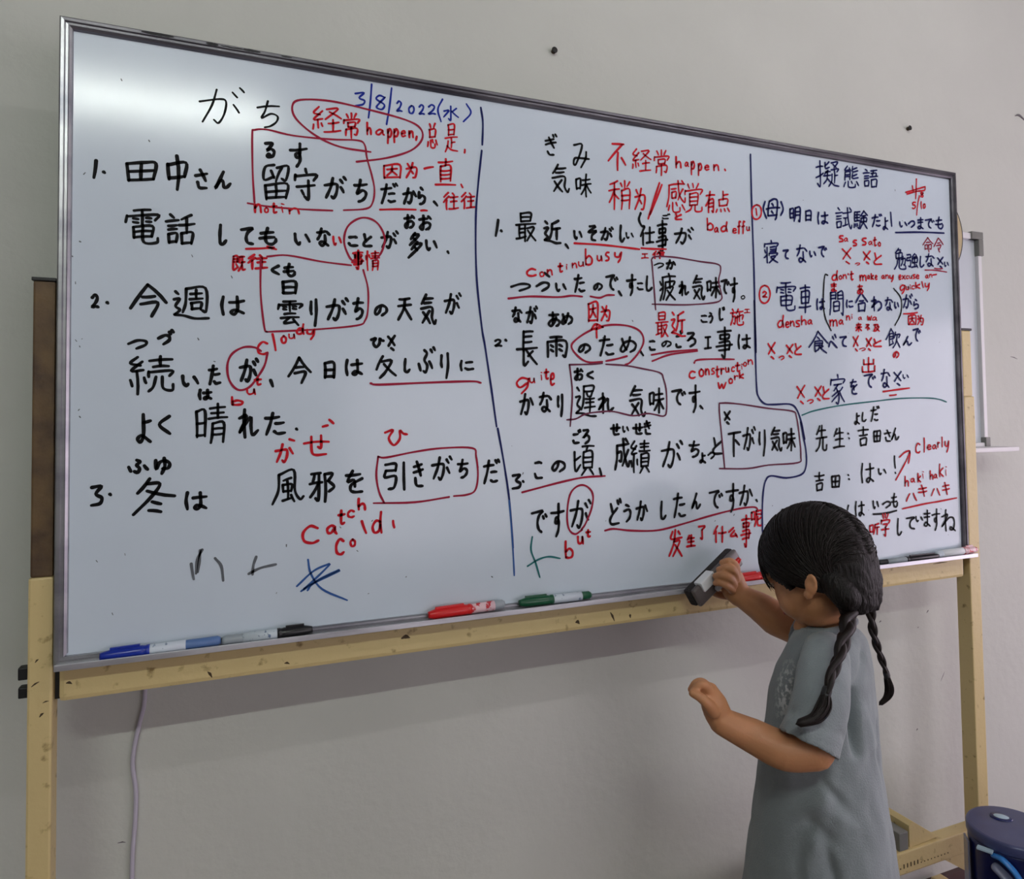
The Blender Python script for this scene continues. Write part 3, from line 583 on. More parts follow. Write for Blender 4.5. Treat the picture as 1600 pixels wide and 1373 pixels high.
TEXT = '''# thin black heading of two kana at the upper left # black # 3.2
が 175.7 830.8 64.6 11.1 0.1 -56.6
ち 256.3 824.1 34.7 5.7 -0.0 -44.3
# black numbered sentence one, first row # black # 5
1 39.2 703.9 7.7 1.0 0.2 -29.4
~ 53.9,687.0 54.9,686.1
田 80.0 706.6 42.1 5.5 0.2 -31.2
中 132.6 723.1 28.8 3.9 0.2 -55.4
さ 169.7 707.0 20.2 2.5 0.1 -32.3
ん 196.3 707.5 25.8 3.2 0.1 -29.7
る 267.1 761.0 17.3 2.4 -0.0 -27.1
す 303.4 765.2 29.3 4.1 -0.1 -41.3
留 265.2 726.4 39.5 5.1 -0.0 -58.1
守 310.2 726.2 36.5 4.6 -0.1 -53.1
が 355.2 718.4 37.6 4.6 -0.1 -39.0
ち 401.6 719.5 24.4 2.9 -0.2 -40.2
だ 444.9 718.6 30.7 3.6 -0.2 -37.1
か 480.8 715.0 26.0 3.0 -0.2 -30.3
ら 506.8 719.0 14.9 1.7 -0.3 -32.5
~ 535.3,695.9 540.7,690.1
# black numbered sentence one, second row # black # 5
電 79.3 637.3 45.2 4.7 0.3 -52.6
話 131.2 635.8 41.7 4.2 0.2 -48.2
し 202.8 627.5 13.4 1.3 0.1 -34.5
て 232.6 625.2 21.1 2.0 0.0 -29.1
も 258.9 627.7 28.2 2.7 -0.0 -30.0
い 310.0 623.7 26.5 2.4 -0.0 -21.7
な 343.6 635.1 23.4 2.2 -0.1 -32.1
こ 392.4 626.1 18.2 1.6 -0.1 -19.0
と 415.9 632.1 17.0 1.5 -0.1 -23.7
が 444.4 639.9 31.5 2.9 -0.2 -32.3
お 482.3 670.5 21.0 2.1 -0.2 -26.2
お 507.4 671.8 24.5 2.5 -0.2 -28.3
多 488.9 640.9 27.0 2.5 -0.3 -45.8
い 518.7 631.0 23.0 2.0 -0.2 -21.1
~ 558.1,613.1 559.4,610.7
# black numbered sentence two, first row # black # 5
2 38.7 512.4 11.8 0.7 0.2 -21.9
~ 59.3,500.3 60.2,499.3
今 85.7 529.9 50.5 3.2 0.3 -51.0
週 141.9 528.0 50.2 3.1 0.2 -49.4
は 205.6 519.2 35.4 2.0 0.1 -31.7
く 276.3 570.8 14.9 1.1 -0.0 -17.9
も 293.9 575.0 20.6 1.5 -0.0 -23.8
日 292.1 547.3 23.3 1.5 -0.0 -23.2
雲 285.3 516.5 38.4 2.1 -0.0 -41.9
り 333.4 522.0 13.2 0.7 -0.1 -46.4
が 357.4 524.8 38.0 2.1 -0.1 -39.4
ち 399.2 527.1 19.7 1.1 -0.2 -38.2
の 433.2 517.7 23.2 1.2 -0.1 -21.3
天 471.1 531.1 26.3 1.5 -0.3 -40.0
気 509.4 539.5 29.9 1.7 -0.4 -53.9
が 550.0 544.0 32.7 1.9 -0.4 -39.2
# black numbered sentence two, second row # black # 5
つ 83.8 449.3 25.9 0.8 0.1 -16.0
づ 121.6 465.5 24.2 0.9 0.1 -25.2
続 86.3 426.6 58.9 1.4 0.3 -58.7
い 153.3 399.5 25.2 0.3 0.1 -19.7
た 188.8 415.2 19.5 0.4 0.1 -32.4
が 230.9 426.4 30.2 0.7 0.0 -39.4
~ 276.7,392.0 279.7,382.9
今 300.1 429.7 37.8 0.9 -0.1 -44.2
日 354.2 422.8 18.8 0.4 -0.1 -28.2
は 387.1 427.9 29.8 0.7 -0.1 -28.9
ひ 426.9 464.1 24.6 0.8 -0.1 -19.3
ｻ 454.0 469.0 15.8 0.6 -0.2 -28.4
久 435.1 435.0 36.0 0.9 -0.2 -40.2
し 481.2 431.5 13.0 0.3 -0.2 -26.4
ぶ 504.6 451.2 32.3 0.9 -0.4 -45.8
り 542.6 442.3 16.8 0.4 -0.4 -46.4
に 576.5 430.5 27.1 0.6 -0.2 -20.9
# black numbered sentence two, third row # black # 5
は 175.6 379.1 20.6 0.1 0.0 -18.4
よ 95.6 343.9 21.0 -0.2 0.2 -44.5
く 123.3 341.0 18.5 -0.2 0.1 -30.2
晴 171.9 358.5 45.9 -0.1 0.2 -62.2
れ 230.2 350.0 30.9 -0.1 0.0 -46.8
た 266.9 344.1 32.8 -0.2 -0.0 -37.4
~ 314.0,317.2 315.1,316.1
# black numbered sentence three # black # 5
ふ 84.8 279.1 28.6 -0.9 0.1 -23.0
ゆ 118.8 280.7 22.8 -0.7 0.1 -27.3
3 39.5 244.2 17.3 -0.8 0.2 -31.6
~ 64.4,229.4 65.3,228.3
冬 90.7 252.4 57.5 -2.4 0.3 -56.0
は 158.3 229.2 31.9 -1.6 0.1 -29.0
風 277.0 257.3 49.4 -1.9 -0.0 -56.6
邪 331.3 251.0 41.3 -1.6 -0.1 -49.6
を 386.4 251.8 29.6 -1.1 -0.2 -38.2
引 447.5 263.0 36.4 -1.2 -0.3 -48.6
き 494.7 262.9 19.9 -0.7 -0.4 -44.8
が 526.0 270.2 38.0 -1.2 -0.4 -42.9
ち 569.9 263.6 21.9 -0.7 -0.4 -35.0
だ 616.0 262.1 32.8 -1.0 -0.5 -45.0
# blue handwritten date # blue # 3.2
3 403.7 862.1 18.5 3.1 -0.1 -24.6
~ 432.2,879.4 430.0,849.5 426.8,822.7
8 438.2 863.3 17.4 2.9 -0.2 -26.4
~ 464.9,878.7 461.0,845.2 456.2,816.3
2 471.9 859.5 11.5 1.9 -0.1 -20.4
0 492.1 854.9 11.7 1.9 -0.1 -15.8
2 509.5 859.3 11.8 1.9 -0.2 -19.1
2 525.5 861.9 15.2 2.5 -0.2 -19.2
~ 551.5,874.1 543.2,855.1 548.5,835.0
水 552.0 863.6 29.0 4.7 -0.3 -26.5
~ 593.8,872.9 601.7,858.5 588.1,841.0
# red oval around a note # wine # 3.4
~ 407.6,747.7 455.8,760.2 496.2,778.1 515.4,799.8 512.4,818.4 487.2,828.9 426.0,836.5 367.1,840.8 321.6,835.4 309.0,823.8 314.5,803.9 344.0,781.4 381.3,768.6 430.1,766.7
# red two-word note inside the oval # red # 3.8
経 338.4 828.6 46.6 7.5 -0.1 -44.1
常 385.9 825.5 27.2 4.3 -0.2 -44.2
h 422.9 815.9 9.6 1.5 -0.1 -23.1
a 437.9 806.7 15.8 2.3 -0.1 -12.4
p 456.2 810.7 9.8 1.5 -0.2 -27.8
p 466.9 812.3 10.2 1.5 -0.2 -26.3
e 479.3 810.4 9.7 1.4 -0.1 -12.6
n 491.8 812.2 10.4 1.5 -0.1 -14.5
~ 506.5,803.3 505.2,796.8
# red notes at the upper right of the first column # red # 3.8
总 523.6 829.6 20.0 3.0 -0.4 -44.6
是 554.4 832.7 24.7 3.7 -0.5 -50.6
~ 590.2,792.5 589.5,786.9
因 449.7 750.1 30.2 3.9 -0.2 -26.3
为 486.7 758.0 20.4 2.7 -0.2 -28.9
~ 519.1,750.5 534.2,755.2
直 536.6 770.9 38.5 5.1 -0.4 -48.5
~ 582.9,731.0 585.5,726.2
往 550.0 715.0 29.5 3.3 -0.3 -32.6
往 581.2 718.6 27.8 3.1 -0.3 -31.3
# dark red box around a word in sentence one # wine # 3
~ 253.7,664.7 251.1,710.1 250.5,770.8 253.7,777.1 272.0,780.4 310.3,776.6 366.9,778.7 407.8,783.0 420.3,777.7 424.0,756.0 431.4,729.3 435.8,705.2 432.6,683.3 422.1,672.4 386.7,666.3
~ 369.3,663.9 324.0,661.3 277.3,660.3 243.9,662.5
# red small note below the box # red # 3.6
n 252.3 663.4 12.5 1.3 0.0 -16.1
o 267.0 659.2 7.5 0.8 -0.0 -9.9
t 276.4 667.1 11.1 1.2 -0.0 -18.0
i 291.9 667.6 5.5 0.6 -0.0 -15.8
n 302.3 662.0 18.0 1.9 -0.0 -11.7
~ 241.8,592.0 261.6,594.2 281.7,597.3
~ 272.3,598.0 285.0,594.7
い 368.6 623.9 15.6 1.4 -0.1 -17.1
~ 444.6,673.2 473.7,676.8 504.0,679.3
~ 512.8,678.6 523.0,679.7
# red notes under the second row # red # 3.8
既 222.2 581.1 19.8 1.6 0.0 -26.1
往 243.1 585.0 30.6 2.4 0.0 -25.7
事 398.1 603.9 21.3 1.7 -0.2 -32.6
情 420.2 604.2 24.6 2.0 -0.2 -34.4
# red circle around two kana # wine # 3.4
~ 436.6,588.7 447.2,604.8 451.9,626.8 443.0,647.5 428.0,656.8 410.1,655.0 392.4,639.7 387.1,615.0 395.1,591.6 403.9,583.2
# dark red box around a word in sentence two # wine # 3
~ 271.9,582.6 301.7,586.7 351.9,580.8 398.0,578.2
~ 417.1,572.0 424.4,542.2 424.2,508.8 419.6,490.4 406.3,481.4 337.5,472.2 270.5,466.3
~ 262.5,578.5 262.5,523.8 267.8,472.5 271.8,466.3
# red weather note under the box # red # 3.6
c 257.1 452.1 17.0 0.5 -0.0 -22.2
l 277.7 464.8 8.1 0.3 -0.0 -28.7
o 290.6 462.4 10.1 0.3 -0.0 -14.1
u 302.1 465.1 11.0 0.4 -0.0 -9.3
d 313.1 481.5 13.8 0.6 -0.0 -18.9
y 328.6 474.2 14.5 0.6 -0.0 -19.3
# red circle around one kana # wine # 3.4
~ 272.2,434.0 268.2,415.3 258.9,398.1 245.8,380.9 230.2,377.5 218.5,392.0 215.9,414.3 222.4,431.3 237.9,441.6 253.6,442.0 262.9,436.6
# red small word left of the comma # red # 3.8
b 220.4 368.2 18.1 0.0 0.0 -15.4
u 241.8 380.1 14.4 0.1 0.0 -11.0
t 252.3 398.0 12.4 0.2 0.0 -14.7
# red underline in sentence two # wine # 3.8
~ 428.0,388.7 441.4,386.7 515.1,390.4 595.9,393.6 614.2,391.2
# red kana above sentence three # red # 4.2
か 281.9 296.1 29.0 -0.7 -0.0 -31.0
~ 304.0,301.3 310.8,299.1
せ 323.2 309.0 41.1 -0.8 -0.1 -34.6
~ 353.3,320.1 360.7,322.0
~ 363.3,330.8 369.5,325.1
ひ 448.4 315.1 40.2 -0.6 -0.2 -28.6
# red box around a word in sentence three # wine # 3.4
~ 439.2,270.7 436.0,240.9 440.3,213.8 448.6,195.4
~ 439.2,270.1 452.7,268.8 498.6,276.5 545.9,281.4 597.9,280.0 604.4,265.6 607.3,233.9 602.1,208.8 587.2,201.7 564.4,200.7
~ 556.3,199.6 497.9,194.1 431.3,196.3
# red two-word note under sentence three # red # 4.4
c 321.5 169.5 26.9 -1.8 -0.1 -30.6
a 357.6 167.7 18.4 -1.2 -0.1 -17.1
t 374.7 189.9 13.4 -0.8 -0.1 -24.8
c 389.6 189.0 13.0 -0.8 -0.1 -14.4
h 405.8 206.6 14.3 -0.8 -0.1 -21.3
c 371.1 145.8 15.7 -1.2 -0.1 -28.2
o 393.1 143.3 10.7 -0.8 -0.1 -14.3
l 410.6 170.9 11.1 -0.7 -0.1 -23.0
d 427.7 184.6 18.4 -1.1 -0.2 -37.4
~ 462.5,166.0 464.3,155.4
# faded grey marks at the lower left # grey # 4
~ 167.9,123.0 171.3,100.4
~ 182.3,142.2 176.0,128.4 174.2,108.3
~ 179.7,141.5 178.6,126.2 176.4,110.1
~ 199.6,128.4 207.9,116.2 210.6,94.6
~ 256.1,125.7 252.2,113.5 251.0,99.8
~ 245.6,101.2 262.0,108.4 283.9,111.9
# blue scribble at the bottom of the first column # skyblue # 3.2
~ 330.7,115.1 334.8,93.2 351.4,67.9 389.5,46.5
~ 362.1,105.9 339.0,97.1 314.2,76.0
~ 376.9,95.0 347.3,83.4 320.3,67.7
~ 324.4,70.7 347.3,89.9 363.3,104.9
~ 377.7,93.6 338.9,77.8 329.8,68.0
# dark blue dividing line left of the middle column # navy # 3.6
~ 619.8,870.5 623.2,844.7 621.7,805.1
~ 620.6,795.0 613.1,732.0 608.4,672.9 608.6,575.8 617.0,488.2 622.6,454.0 633.3,380.1 642.0,315.8
~ 644.0,312.5 654.8,251.2 664.2,183.3 669.4,106.0
# pale lower end of the dividing line # skyblue # 3
~ 663.3,187.6 667.2,135.9 669.8,90.4 671.0,58.6
# black two-character heading of the middle column # black # 4.2
ぎ 739.7 842.5 26.4 3.8 -0.6 -41.5
み 796.2 831.2 35.7 5.0 -0.8 -46.0
気 752.6 789.2 37.8 4.9 -0.9 -55.0
味 800.1 777.2 34.5 4.3 -0.8 -45.9
# red note beside the middle heading, first row # red # 4.2
不 868.1 843.4 41.2 5.8 -1.1 -54.7
経 920.7 840.5 44.0 6.0 -1.0 -46.4
常 968.7 844.9 35.6 4.9 -1.2 -53.1
h 1017.8 838.6 15.3 2.0 -0.6 -25.8
a 1039.3 830.3 10.8 1.4 -0.3 -11.7
p 1053.5 834.1 10.9 1.4 -0.8 -30.5
p 1069.9 832.1 11.7 1.5 -0.7 -27.8
e 1085.9 829.9 13.1 1.7 -0.3 -12.4
n 1106.8 834.0 16.0 2.1 -0.4 -15.3
~ 1135.6,826.6 1136.9,824.4
# red note beside the middle heading, second row # red # 4.2
稍 868.2 772.9 48.1 5.8 -1.1 -57.9
为 924.2 765.1 24.7 2.8 -1.0 -44.4
~ 980.7,780.9 966.4,743.3 953.8,708.2
~ 986.0,777.7 971.1,743.8 958.0,716.7
感 995.8 788.2 45.9 5.5 -1.5 -64.2
覚 1037.6 787.6 43.6 5.2 -1.5 -60.3
有 1086.2 777.9 25.0 2.8 -1.2 -46.2
点 1111.1 780.7 36.4 4.1 -1.3 -45.9
と 1013.5 726.4 18.4 1.9 -0.4 -15.7
# black numbered sentence one of the middle column, first row # black # 5.1
~ 649.4,675.8 644.6,647.8
~ 654.6,657.8 655.6,656.9
最 681.0 693.8 41.5 4.2 -0.8 -54.8
近 734.5 685.4 37.3 3.7 -0.7 -45.6
~ 778.9,643.6 783.8,637.6
い 794.0 671.9 19.9 1.8 -0.3 -19.3
そ 822.7 683.6 22.3 2.1 -0.6 -31.2
が 848.8 684.0 30.4 2.9 -0.5 -28.6
し 890.3 691.3 13.5 1.3 -0.7 -35.0
い 903.5 678.0 18.8 1.7 -0.3 -13.8
~ 937.3,717.3 933.3,704.8 938.9,693.3 945.1,693.1
仕 934.3 692.8 34.8 3.3 -0.9 -39.5
事 970.3 708.4 29.1 2.8 -1.6 -67.8
が 1011.2 698.2 47.8 4.5 -0.9 -35.7
ご 984.7 722.1 19.7 2.0 -0.3 -12.3
# red words beside sentence one of the middle column # red # 4
b 1088.1 724.2 17.5 1.7 -0.7 -27.5
a 1106.1 707.1 11.9 1.1 -0.3 -12.7
d 1121.7 719.9 18.5 1.8 -0.6 -23.0
e 1150.5 709.0 11.8 1.1 -0.4 -12.3
f 1163.1 725.0 10.1 1.0 -0.8 -28.7
f 1173.6 726.1 10.2 1.0 -0.8 -28.7
u 1185.2 715.7 10.6 1.0 -0.3 -10.7
~ 796.4,647.6 848.1,649.4 889.4,648.9 933.2,647.7
~ 937.3,650.2 958.0,650.6 992.6,652.8
工 936.2 640.7 17.6 1.4 -0.2 -11.3
作 961.1 648.1 28.9 2.3 -0.4 -17.6
c 700.8 595.8 20.7 1.5 -0.2 -16.7
o 725.8 591.8 10.6 0.7 -0.2 -11.1
n 740.0 596.6 12.9 0.9 -0.2 -12.6
t 761.6 609.6 12.2 0.9 -0.3 -18.8
i 778.8 608.3 3.4 0.2 -0.2 -11.2
n 790.1 611.7 11.9 0.9 -0.2 -11.3
u 802.9 615.2 13.4 1.0 -0.2 -10.8
b 817.0 640.3 17.0 1.4 -0.6 -32.9
u 841.3 629.8 12.8 1.0 -0.2 -12.8
s 859.0 637.7 10.3 0.8 -0.4 -19.4
y 878.2 639.3 17.6 1.4 -0.5 -22.9
# black numbered sentence one of the middle column, second row # black # 5.1
つ 670.1 567.2 37.6 2.4 -0.2 -16.3
つ 717.9 572.8 27.7 1.8 -0.3 -20.0
い 756.1 573.2 24.2 1.5 -0.3 -18.2
た 793.4 591.4 25.3 1.7 -0.6 -35.9
~ 736.6,589.1 745.2,583.1
の 832.8 578.0 20.3 1.3 -0.3 -16.3
で 858.2 595.3 29.0 2.0 -0.6 -32.1
~ 887.1,564.4 892.3,557.3
す 902.7 598.9 23.9 1.6 -0.9 -43.4
こ 925.7 584.5 15.9 1.0 -0.3 -15.7
し 945.3 599.1 16.7 1.1 -0.7 -32.2
つ 963.7 624.6 22.6 1.7 -0.3 -11.9
か 990.5 633.4 24.6 1.9 -0.5 -21.5
疲 975.7 606.0 38.7 2.7 -1.3 -55.9
れ 1019.2 593.1 25.6 1.6 -0.8 -31.2
気 1051.0 607.6 32.0 2.2 -1.3 -52.2
味 1083.9 605.6 36.0 2.4 -1.2 -44.3
で 1118.4 603.7 23.6 1.5 -0.9 -32.1
す 1140.7 608.3 22.1 1.5 -1.5 -52.3
0 1167.7 573.7 11.2 0.6 -0.3 -9.1
# red underlines in the middle column # wine # 3.8
~ 666.6,539.2 706.8,545.1 761.2,546.9 789.1,551.0 810.3,550.6
~ 827.5,551.9 846.2,550.3 860.9,555.8 877.1,557.2
~ 955.4,447.3 997.8,454.5 1059.1,460.2
~ 956.7,435.6 997.7,449.1 1059.7,457.4
~ 1051.9,434.0 1058.6,439.6 1095.0,442.3 1147.5,442.9
~ 687.7,200.7 762.2,215.1 807.8,221.6 851.0,222.4
~ 849.0,123.1 867.3,125.0 904.3,119.2 961.4,115.8 1020.7,124.4 1082.2,135.6 1145.7,144.5 1189.3,145.9 1197.8,136.5
# dark red box around a word in the middle column # plum # 3.2
~ 966.3,534.1 964.0,572.9 960.5,621.1 959.8,630.5 970.2,636.7 1011.3,638.5 1069.7,634.7 1113.1,632.3 1119.6,621.5 1113.9,598.7 1120.0,573.8 1119.6,562.5 1100.9,554.5 1034.8,547.0 958.7,544.4
# black numbered sentence two of the middle column, first row # black # 5.1
な 671.6 525.9 22.1 1.1 -0.4 -30.0
が 698.0 529.3 25.2 1.3 -0.5 -34.7
あ 741.0 520.6 25.9 1.2 -0.5 -29.4
め 766.8 520.1 25.1 1.2 -0.4 -24.3
2 639.0 468.3 16.0 0.5 -0.2 -15.1
~ 660.4,466.1 661.7,465.2
長 679.4 484.4 43.1 1.6 -0.9 -64.4
雨 737.6 476.6 41.0 1.4 -0.6 -40.5
の 799.7 465.2 26.8 0.8 -0.4 -20.1
た 842.9 481.5 33.4 1.2 -0.8 -40.6
め 886.8 480.9 37.3 1.3 -0.7 -32.5
~ 930.5,454.1 937.0,445.8
こ 949.3 475.9 16.7 0.5 -0.5 -21.3
の 977.2 476.0 23.3 0.7 -0.3 -14.5
ご 1009.3 498.1 18.9 0.7 -0.9 -37.2
ろ 1034.9 493.6 22.5 0.8 -0.8 -30.6
こ 1068.5 529.4 17.9 0.8 -0.4 -16.6
う 1086.8 535.8 13.0 0.6 -0.7 -24.2
じ 1112.3 548.1 16.6 0.8 -0.8 -30.0
工 1075.6 488.2 19.6 0.7 -0.7 -28.2
事 1103.5 507.8 43.2 1.7 -1.8 -63.7
は 1156.9 494.4 34.6 1.2 -0.9 -32.2
# red oval around three kana in the middle column # wine # 3.8
~ 849.7,432.1 823.8,430.3 804.0,438.0 787.4,456.7 796.1,471.0 827.7,490.0 862.7,500.4 904.3,500.8 931.3,491.2 938.5,472.9 927.4,451.4 908.8,432.5 896.8,427.0
~ 901.6,443.6 879.2,437.9 857.0,433.5
# red notes above sentence two of the middle column # red # 4.2
因 821.0 542.5 22.8 1.2 -0.7 -39.2
为 847.4 537.4 21.1 1.1 -0.6 -31.7
~ 827.8,490.8 837.2,501.2 852.4,496.1
~ 839.5,500.8 839.0,476.2
~ 828.3,490.8 842.2,493.6 852.4,496.6
最 965.1 530.5 30.5 1.4 -1.2 -50.7
近 999.7 533.5 35.9 1.7 -1.2 -51.2
施 1140.1 545.3 34.6 1.7 -1.0 -35.8
工 1174.7 546.2 16.5 0.8 -0.3 -9.7
# red note below sentence two of the middle column # red # 4
c 1038.5 419.3 16.9 0.3 -0.4 -17.4
o 1061.4 424.0 13.8 0.2 -0.5 -17.8
n 1076.2 424.0 12.3 0.2 -0.4 -14.9
s 1091.2 425.6 9.0 0.2 -0.4 -14.9
t 1100.7 429.9 11.4 0.2 -0.7 -24.7
r 1113.0 426.0 10.8 0.2 -0.4 -15.0
u 1124.9 427.6 10.9 0.2 -0.3 -12.3
c 1139.5 429.2 9.9 0.2 -0.4 -12.3
t 1149.0 437.8 14.5 0.3 -0.6 -20.8
i 1164.5 434.8 4.2 0.1 -0.4 -12.7
o 1169.1 439.1 10.1 0.2 -0.3 -10.5
n 1180.4 444.1 14.7 0.3 -0.4 -12.5
w 1105.5 398.1 22.6 0.2 -0.4 -15.8
o 1132.1 406.2 11.6 0.1 -0.4 -13.1
r 1145.9 411.4 11.7 0.2 -0.3 -11.2
k 1158.1 418.3 13.5 0.2 -0.4 -15.2
q 678.3 402.1 26.4 0.3 -0.4 -31.1
u 703.3 401.7 12.5 0.1 -0.2 -10.9
i 725.7 411.9 3.8 0.1 -0.2 -15.9
t 731.2 418.2 11.9 0.2 -0.3 -20.9
e 743.3 410.9 10.7 0.2 -0.4 -24.7
# black numbered sentence two of the middle column, second row # black # 5.1
か 683.9 374.5 28.9 0.1 -0.6 -40.1
な 721.2 377.1 26.8 0.1 -0.6 -38.1
り 756.4 373.5 13.5 0.0 -0.7 -43.5
お 790.5 420.5 20.9 0.4 -0.4 -25.1
く 815.8 415.8 16.9 0.3 -0.3 -17.6
遅 792.7 389.6 45.2 0.4 -1.0 -60.0
れ 838.6 376.3 35.5 0.1 -0.8 -40.8
気 904.9 389.7 37.6 0.3 -1.3 -61.2
味 947.3 386.0 35.4 0.2 -1.2 -51.3
で 997.1 383.6 34.8 0.2 -0.8 -33.3
す 1037.2 392.0 29.0 0.2 -1.4 -56.7
~ 1063.7,349.8 1069.2,344.6
# dark red box around the late word # plum # 3.2
~ 782.7,425.4 787.4,374.4 782.2,314.4
~ 782.7,425.4 820.9,426.9 849.7,429.2
~ 856.9,427.6 896.7,426.2 932.8,421.1 972.7,413.7 980.9,401.8 986.6,377.7 986.0,340.2 979.2,330.9 961.5,333.7 942.2,336.0 911.8,332.3 871.3,340.2 842.2,339.9 813.5,336.3 793.6,327.6 775.5,326.0
# black numbered sentence three of the middle column, first row # black # 5.1
ご 785.8 310.0 19.3 -0.3 -0.5 -28.2
ろ 805.1 309.0 17.0 -0.3 -0.5 -28.8
せ 863.0 319.1 23.2 -0.3 -0.5 -23.7
い 888.5 314.1 15.5 -0.2 -0.3 -14.0
せ 910.3 319.0 25.4 -0.3 -0.5 -23.2
き 934.6 324.0 18.0 -0.2 -0.6 -28.7
3 667.8 234.5 19.3 -0.8 -0.4 -28.9
~ 689.3,219.9 690.6,218.6
こ 710.0 254.7 18.4 -0.6 -0.5 -32.3
の 743.6 255.3 28.5 -0.9 -0.4 -23.3
頃 788.0 281.0 43.5 -1.1 -1.0 -57.0
~ 840.2,236.4 843.4,224.3
成 871.2 292.4 35.2 -0.7 -1.2 -61.5
績 905.2 287.8 45.1 -1.0 -1.4 -64.7
が 971.3 286.3 51.7 -1.1 -1.3 -55.4
ち 1034.4 283.6 27.2 -0.6 -0.9 -34.8
ょ 1058.1 260.0 17.7 -0.5 -0.6 -22.8
つ 1077.8 260.8 17.9 -0.5 -0.4 -16.1
と 1090.1 289.2 26.4 -0.5 -1.0 -35.4
ｻ 1118.4 341.3 18.3 -0.1 -0.8 -29.6
下 1127.4 300.4 33.8 -0.6 -1.5 -53.2
が 1163.6 309.6 34.5 -0.5 -1.5 -50.9
り 1203.5 302.5 19.2 -0.3 -1.7 -56.2
気 1233.9 307.7 32.2 -0.5 -1.7 -52.4
味 1264.6 304.4 36.4 -0.6 -1.6 -50.0
# dark red box around the last word of sentence three # plum # 3.4
~ 1118.2,227.3 1112.6,292.4 1108.4,347.7 1116.1,355.4 1160.4,353.1 1230.4,344.3 1292.2,338.2 1302.9,326.5 1309.1,288.6 1312.0,244.8 1303.4,231.2 1226.8,229.0 1173.8,223.9 1105.7,226.4
# black numbered sentence three of the middle column, second row # black # 5.1
で 703.2 170.1 32.6 -1.9 -0.6 -41.9
す 740.4 180.3 28.8 -1.6 -1.0 -62.5
が 778.3 185.1 44.8 -2.4 -0.9 -54.5
ど 858.2 182.5 27.6 -1.5 -1.0 -51.0
う 887.8 169.9 18.3 -1.0 -0.7 -35.6
か 914.1 174.6 28.1 -1.5 -0.8 -38.8
し 967.7 171.7 15.2 -0.8 -0.9 -37.7
た 996.3 185.2 30.7 -1.5 -1.2 -49.7
ん 1037.5 183.1 24.0 -1.2 -0.9 -33.4
で 1078.6 186.2 35.1 -1.7 -1.0 -37.3
す 1118.7 198.1 33.7 -1.5 -1.7 -60.1
か 1150.6 193.1 36.5 -1.7 -1.3 -43.2
~ 1194.1,160.0 1196.2,157.1
# red oval around one kana in the middle column # wine # 3.6
~ 802.6,127.9 788.4,121.1 776.4,131.3 773.3,156.6 779.1,190.7 793.4,205.8 811.1,206.5 825.1,191.5 822.8,166.2 809.8,138.5 800.8,128.0
# red notes at the foot of the middle column # red # 4.4
b 767.4 111.7 18.0 -1.4 -0.6 -33.3
u 791.8 118.3 14.8 -1.1 -0.3 -16.9
t 809.0 129.1 12.1 -0.8 -0.3 -16.4
发 984.8 116.8 32.4 -2.3 -1.3 -53.7
生 1024.2 104.0 23.0 -1.7 -0.7 -25.8
了 1052.1 119.6 18.0 -1.2 -0.7 -28.4
什 1087.1 117.2 33.1 -2.2 -1.0 -35.5
么 1122.6 111.3 25.1 -1.7 -0.6 -22.1
事 1153.2 133.6 27.8 -1.7 -1.9 -63.9
呢 1179.5 141.8 30.4 -1.8 -1.1 -35.7
# teal cross at the foot of the middle column # teal # 3.2
~ 705.5,122.5 702.8,99.8 710.8,77.7 718.7,51.0
~ 695.8,72.3 715.9,81.9 736.1,85.4 758.2,80.4
# dark blue dividing line right of the middle column # navy # 4
~ 1200.7,865.8 1200.7,759.9 1202.2,644.6 1202.1,538.3 1202.5,458.3
~ 1201.0,564.1 1200.7,475.4 1201.6,389.9 1205.6,368.6 1220.0,354.4 1241.5,352.0 1285.3,352.8 1303.4,342.5 1315.6,314.7 1323.7,279.5
~ 1313.6,315.3 1319.9,285.4 1326.1,254.0 1325.0,222.9 1311.7,206.4 1272.0,201.0 1233.5,206.8 1219.4,199.1 1211.7,174.8 1208.0,133.9 1207.4,92.9
# dark blue three-character heading of the right column # navy # 4.4
擬 1373.8 876.7 68.4 8.9 -2.1 -59.9
態 1452.8 875.6 46.8 6.0 -2.0 -51.1
語 1509.9 875.2 46.9 5.9 -1.8 -44.2
# red crossed-out and corrected fraction # red # 3.6
~ 1676.0,871.6 1674.0,847.6 1671.3,825.0
~ 1640.6,836.8 1671.4,846.6 1703.6,857.3
~ 1643.8,833.1 1675.6,843.0 1700.0,848.0 1703.5,855.7
~ 1662.1,854.1 1665.0,840.2
8 1687.0 843.3 11.5 1.3 -0.6 -14.1
5 1658.3 817.3 13.6 1.5 -0.8 -18.1
~ 1683.9,833.4 1673.0,787.2
~ 1688.6,819.9 1689.2,804.1
0 1693.7 817.3 10.2 1.1 -0.6 -12.8
# red circled number one # red # 3.8
~ 1213.3,762.6 1204.4,757.1 1200.6,745.5 1204.4,734.6 1213.0,732.6 1222.0,739.2 1225.1,750.8 1221.9,760.4 1213.3,762.6
~ 1211.3,754.5 1213.0,741.1
# dark blue first example of the right column # navy # 4.4
~ 1235.2,771.7 1230.2,755.6 1237.7,737.3
母 1236.5 779.5 38.9 4.3 -1.5 -48.2
~ 1277.3,775.4 1282.3,761.0 1275.3,746.8
明 1298.8 767.6 30.9 3.2 -1.1 -33.0
日 1340.9 764.7 18.4 1.9 -0.9 -24.6
は 1374.7 765.3 32.1 3.3 -1.1 -29.2
試 1425.8 780.3 50.1 5.2 -1.9 -49.9
験 1478.7 778.9 43.2 4.5 -1.7 -43.6
だ 1532.3 776.8 32.7 3.3 -1.3 -31.9
よ 1565.1 772.4 18.4 1.8 -1.3 -30.6
~ 1590.7,785.2 1592.7,754.3
い 1616.1 768.1 26.7 2.6 -0.7 -15.4
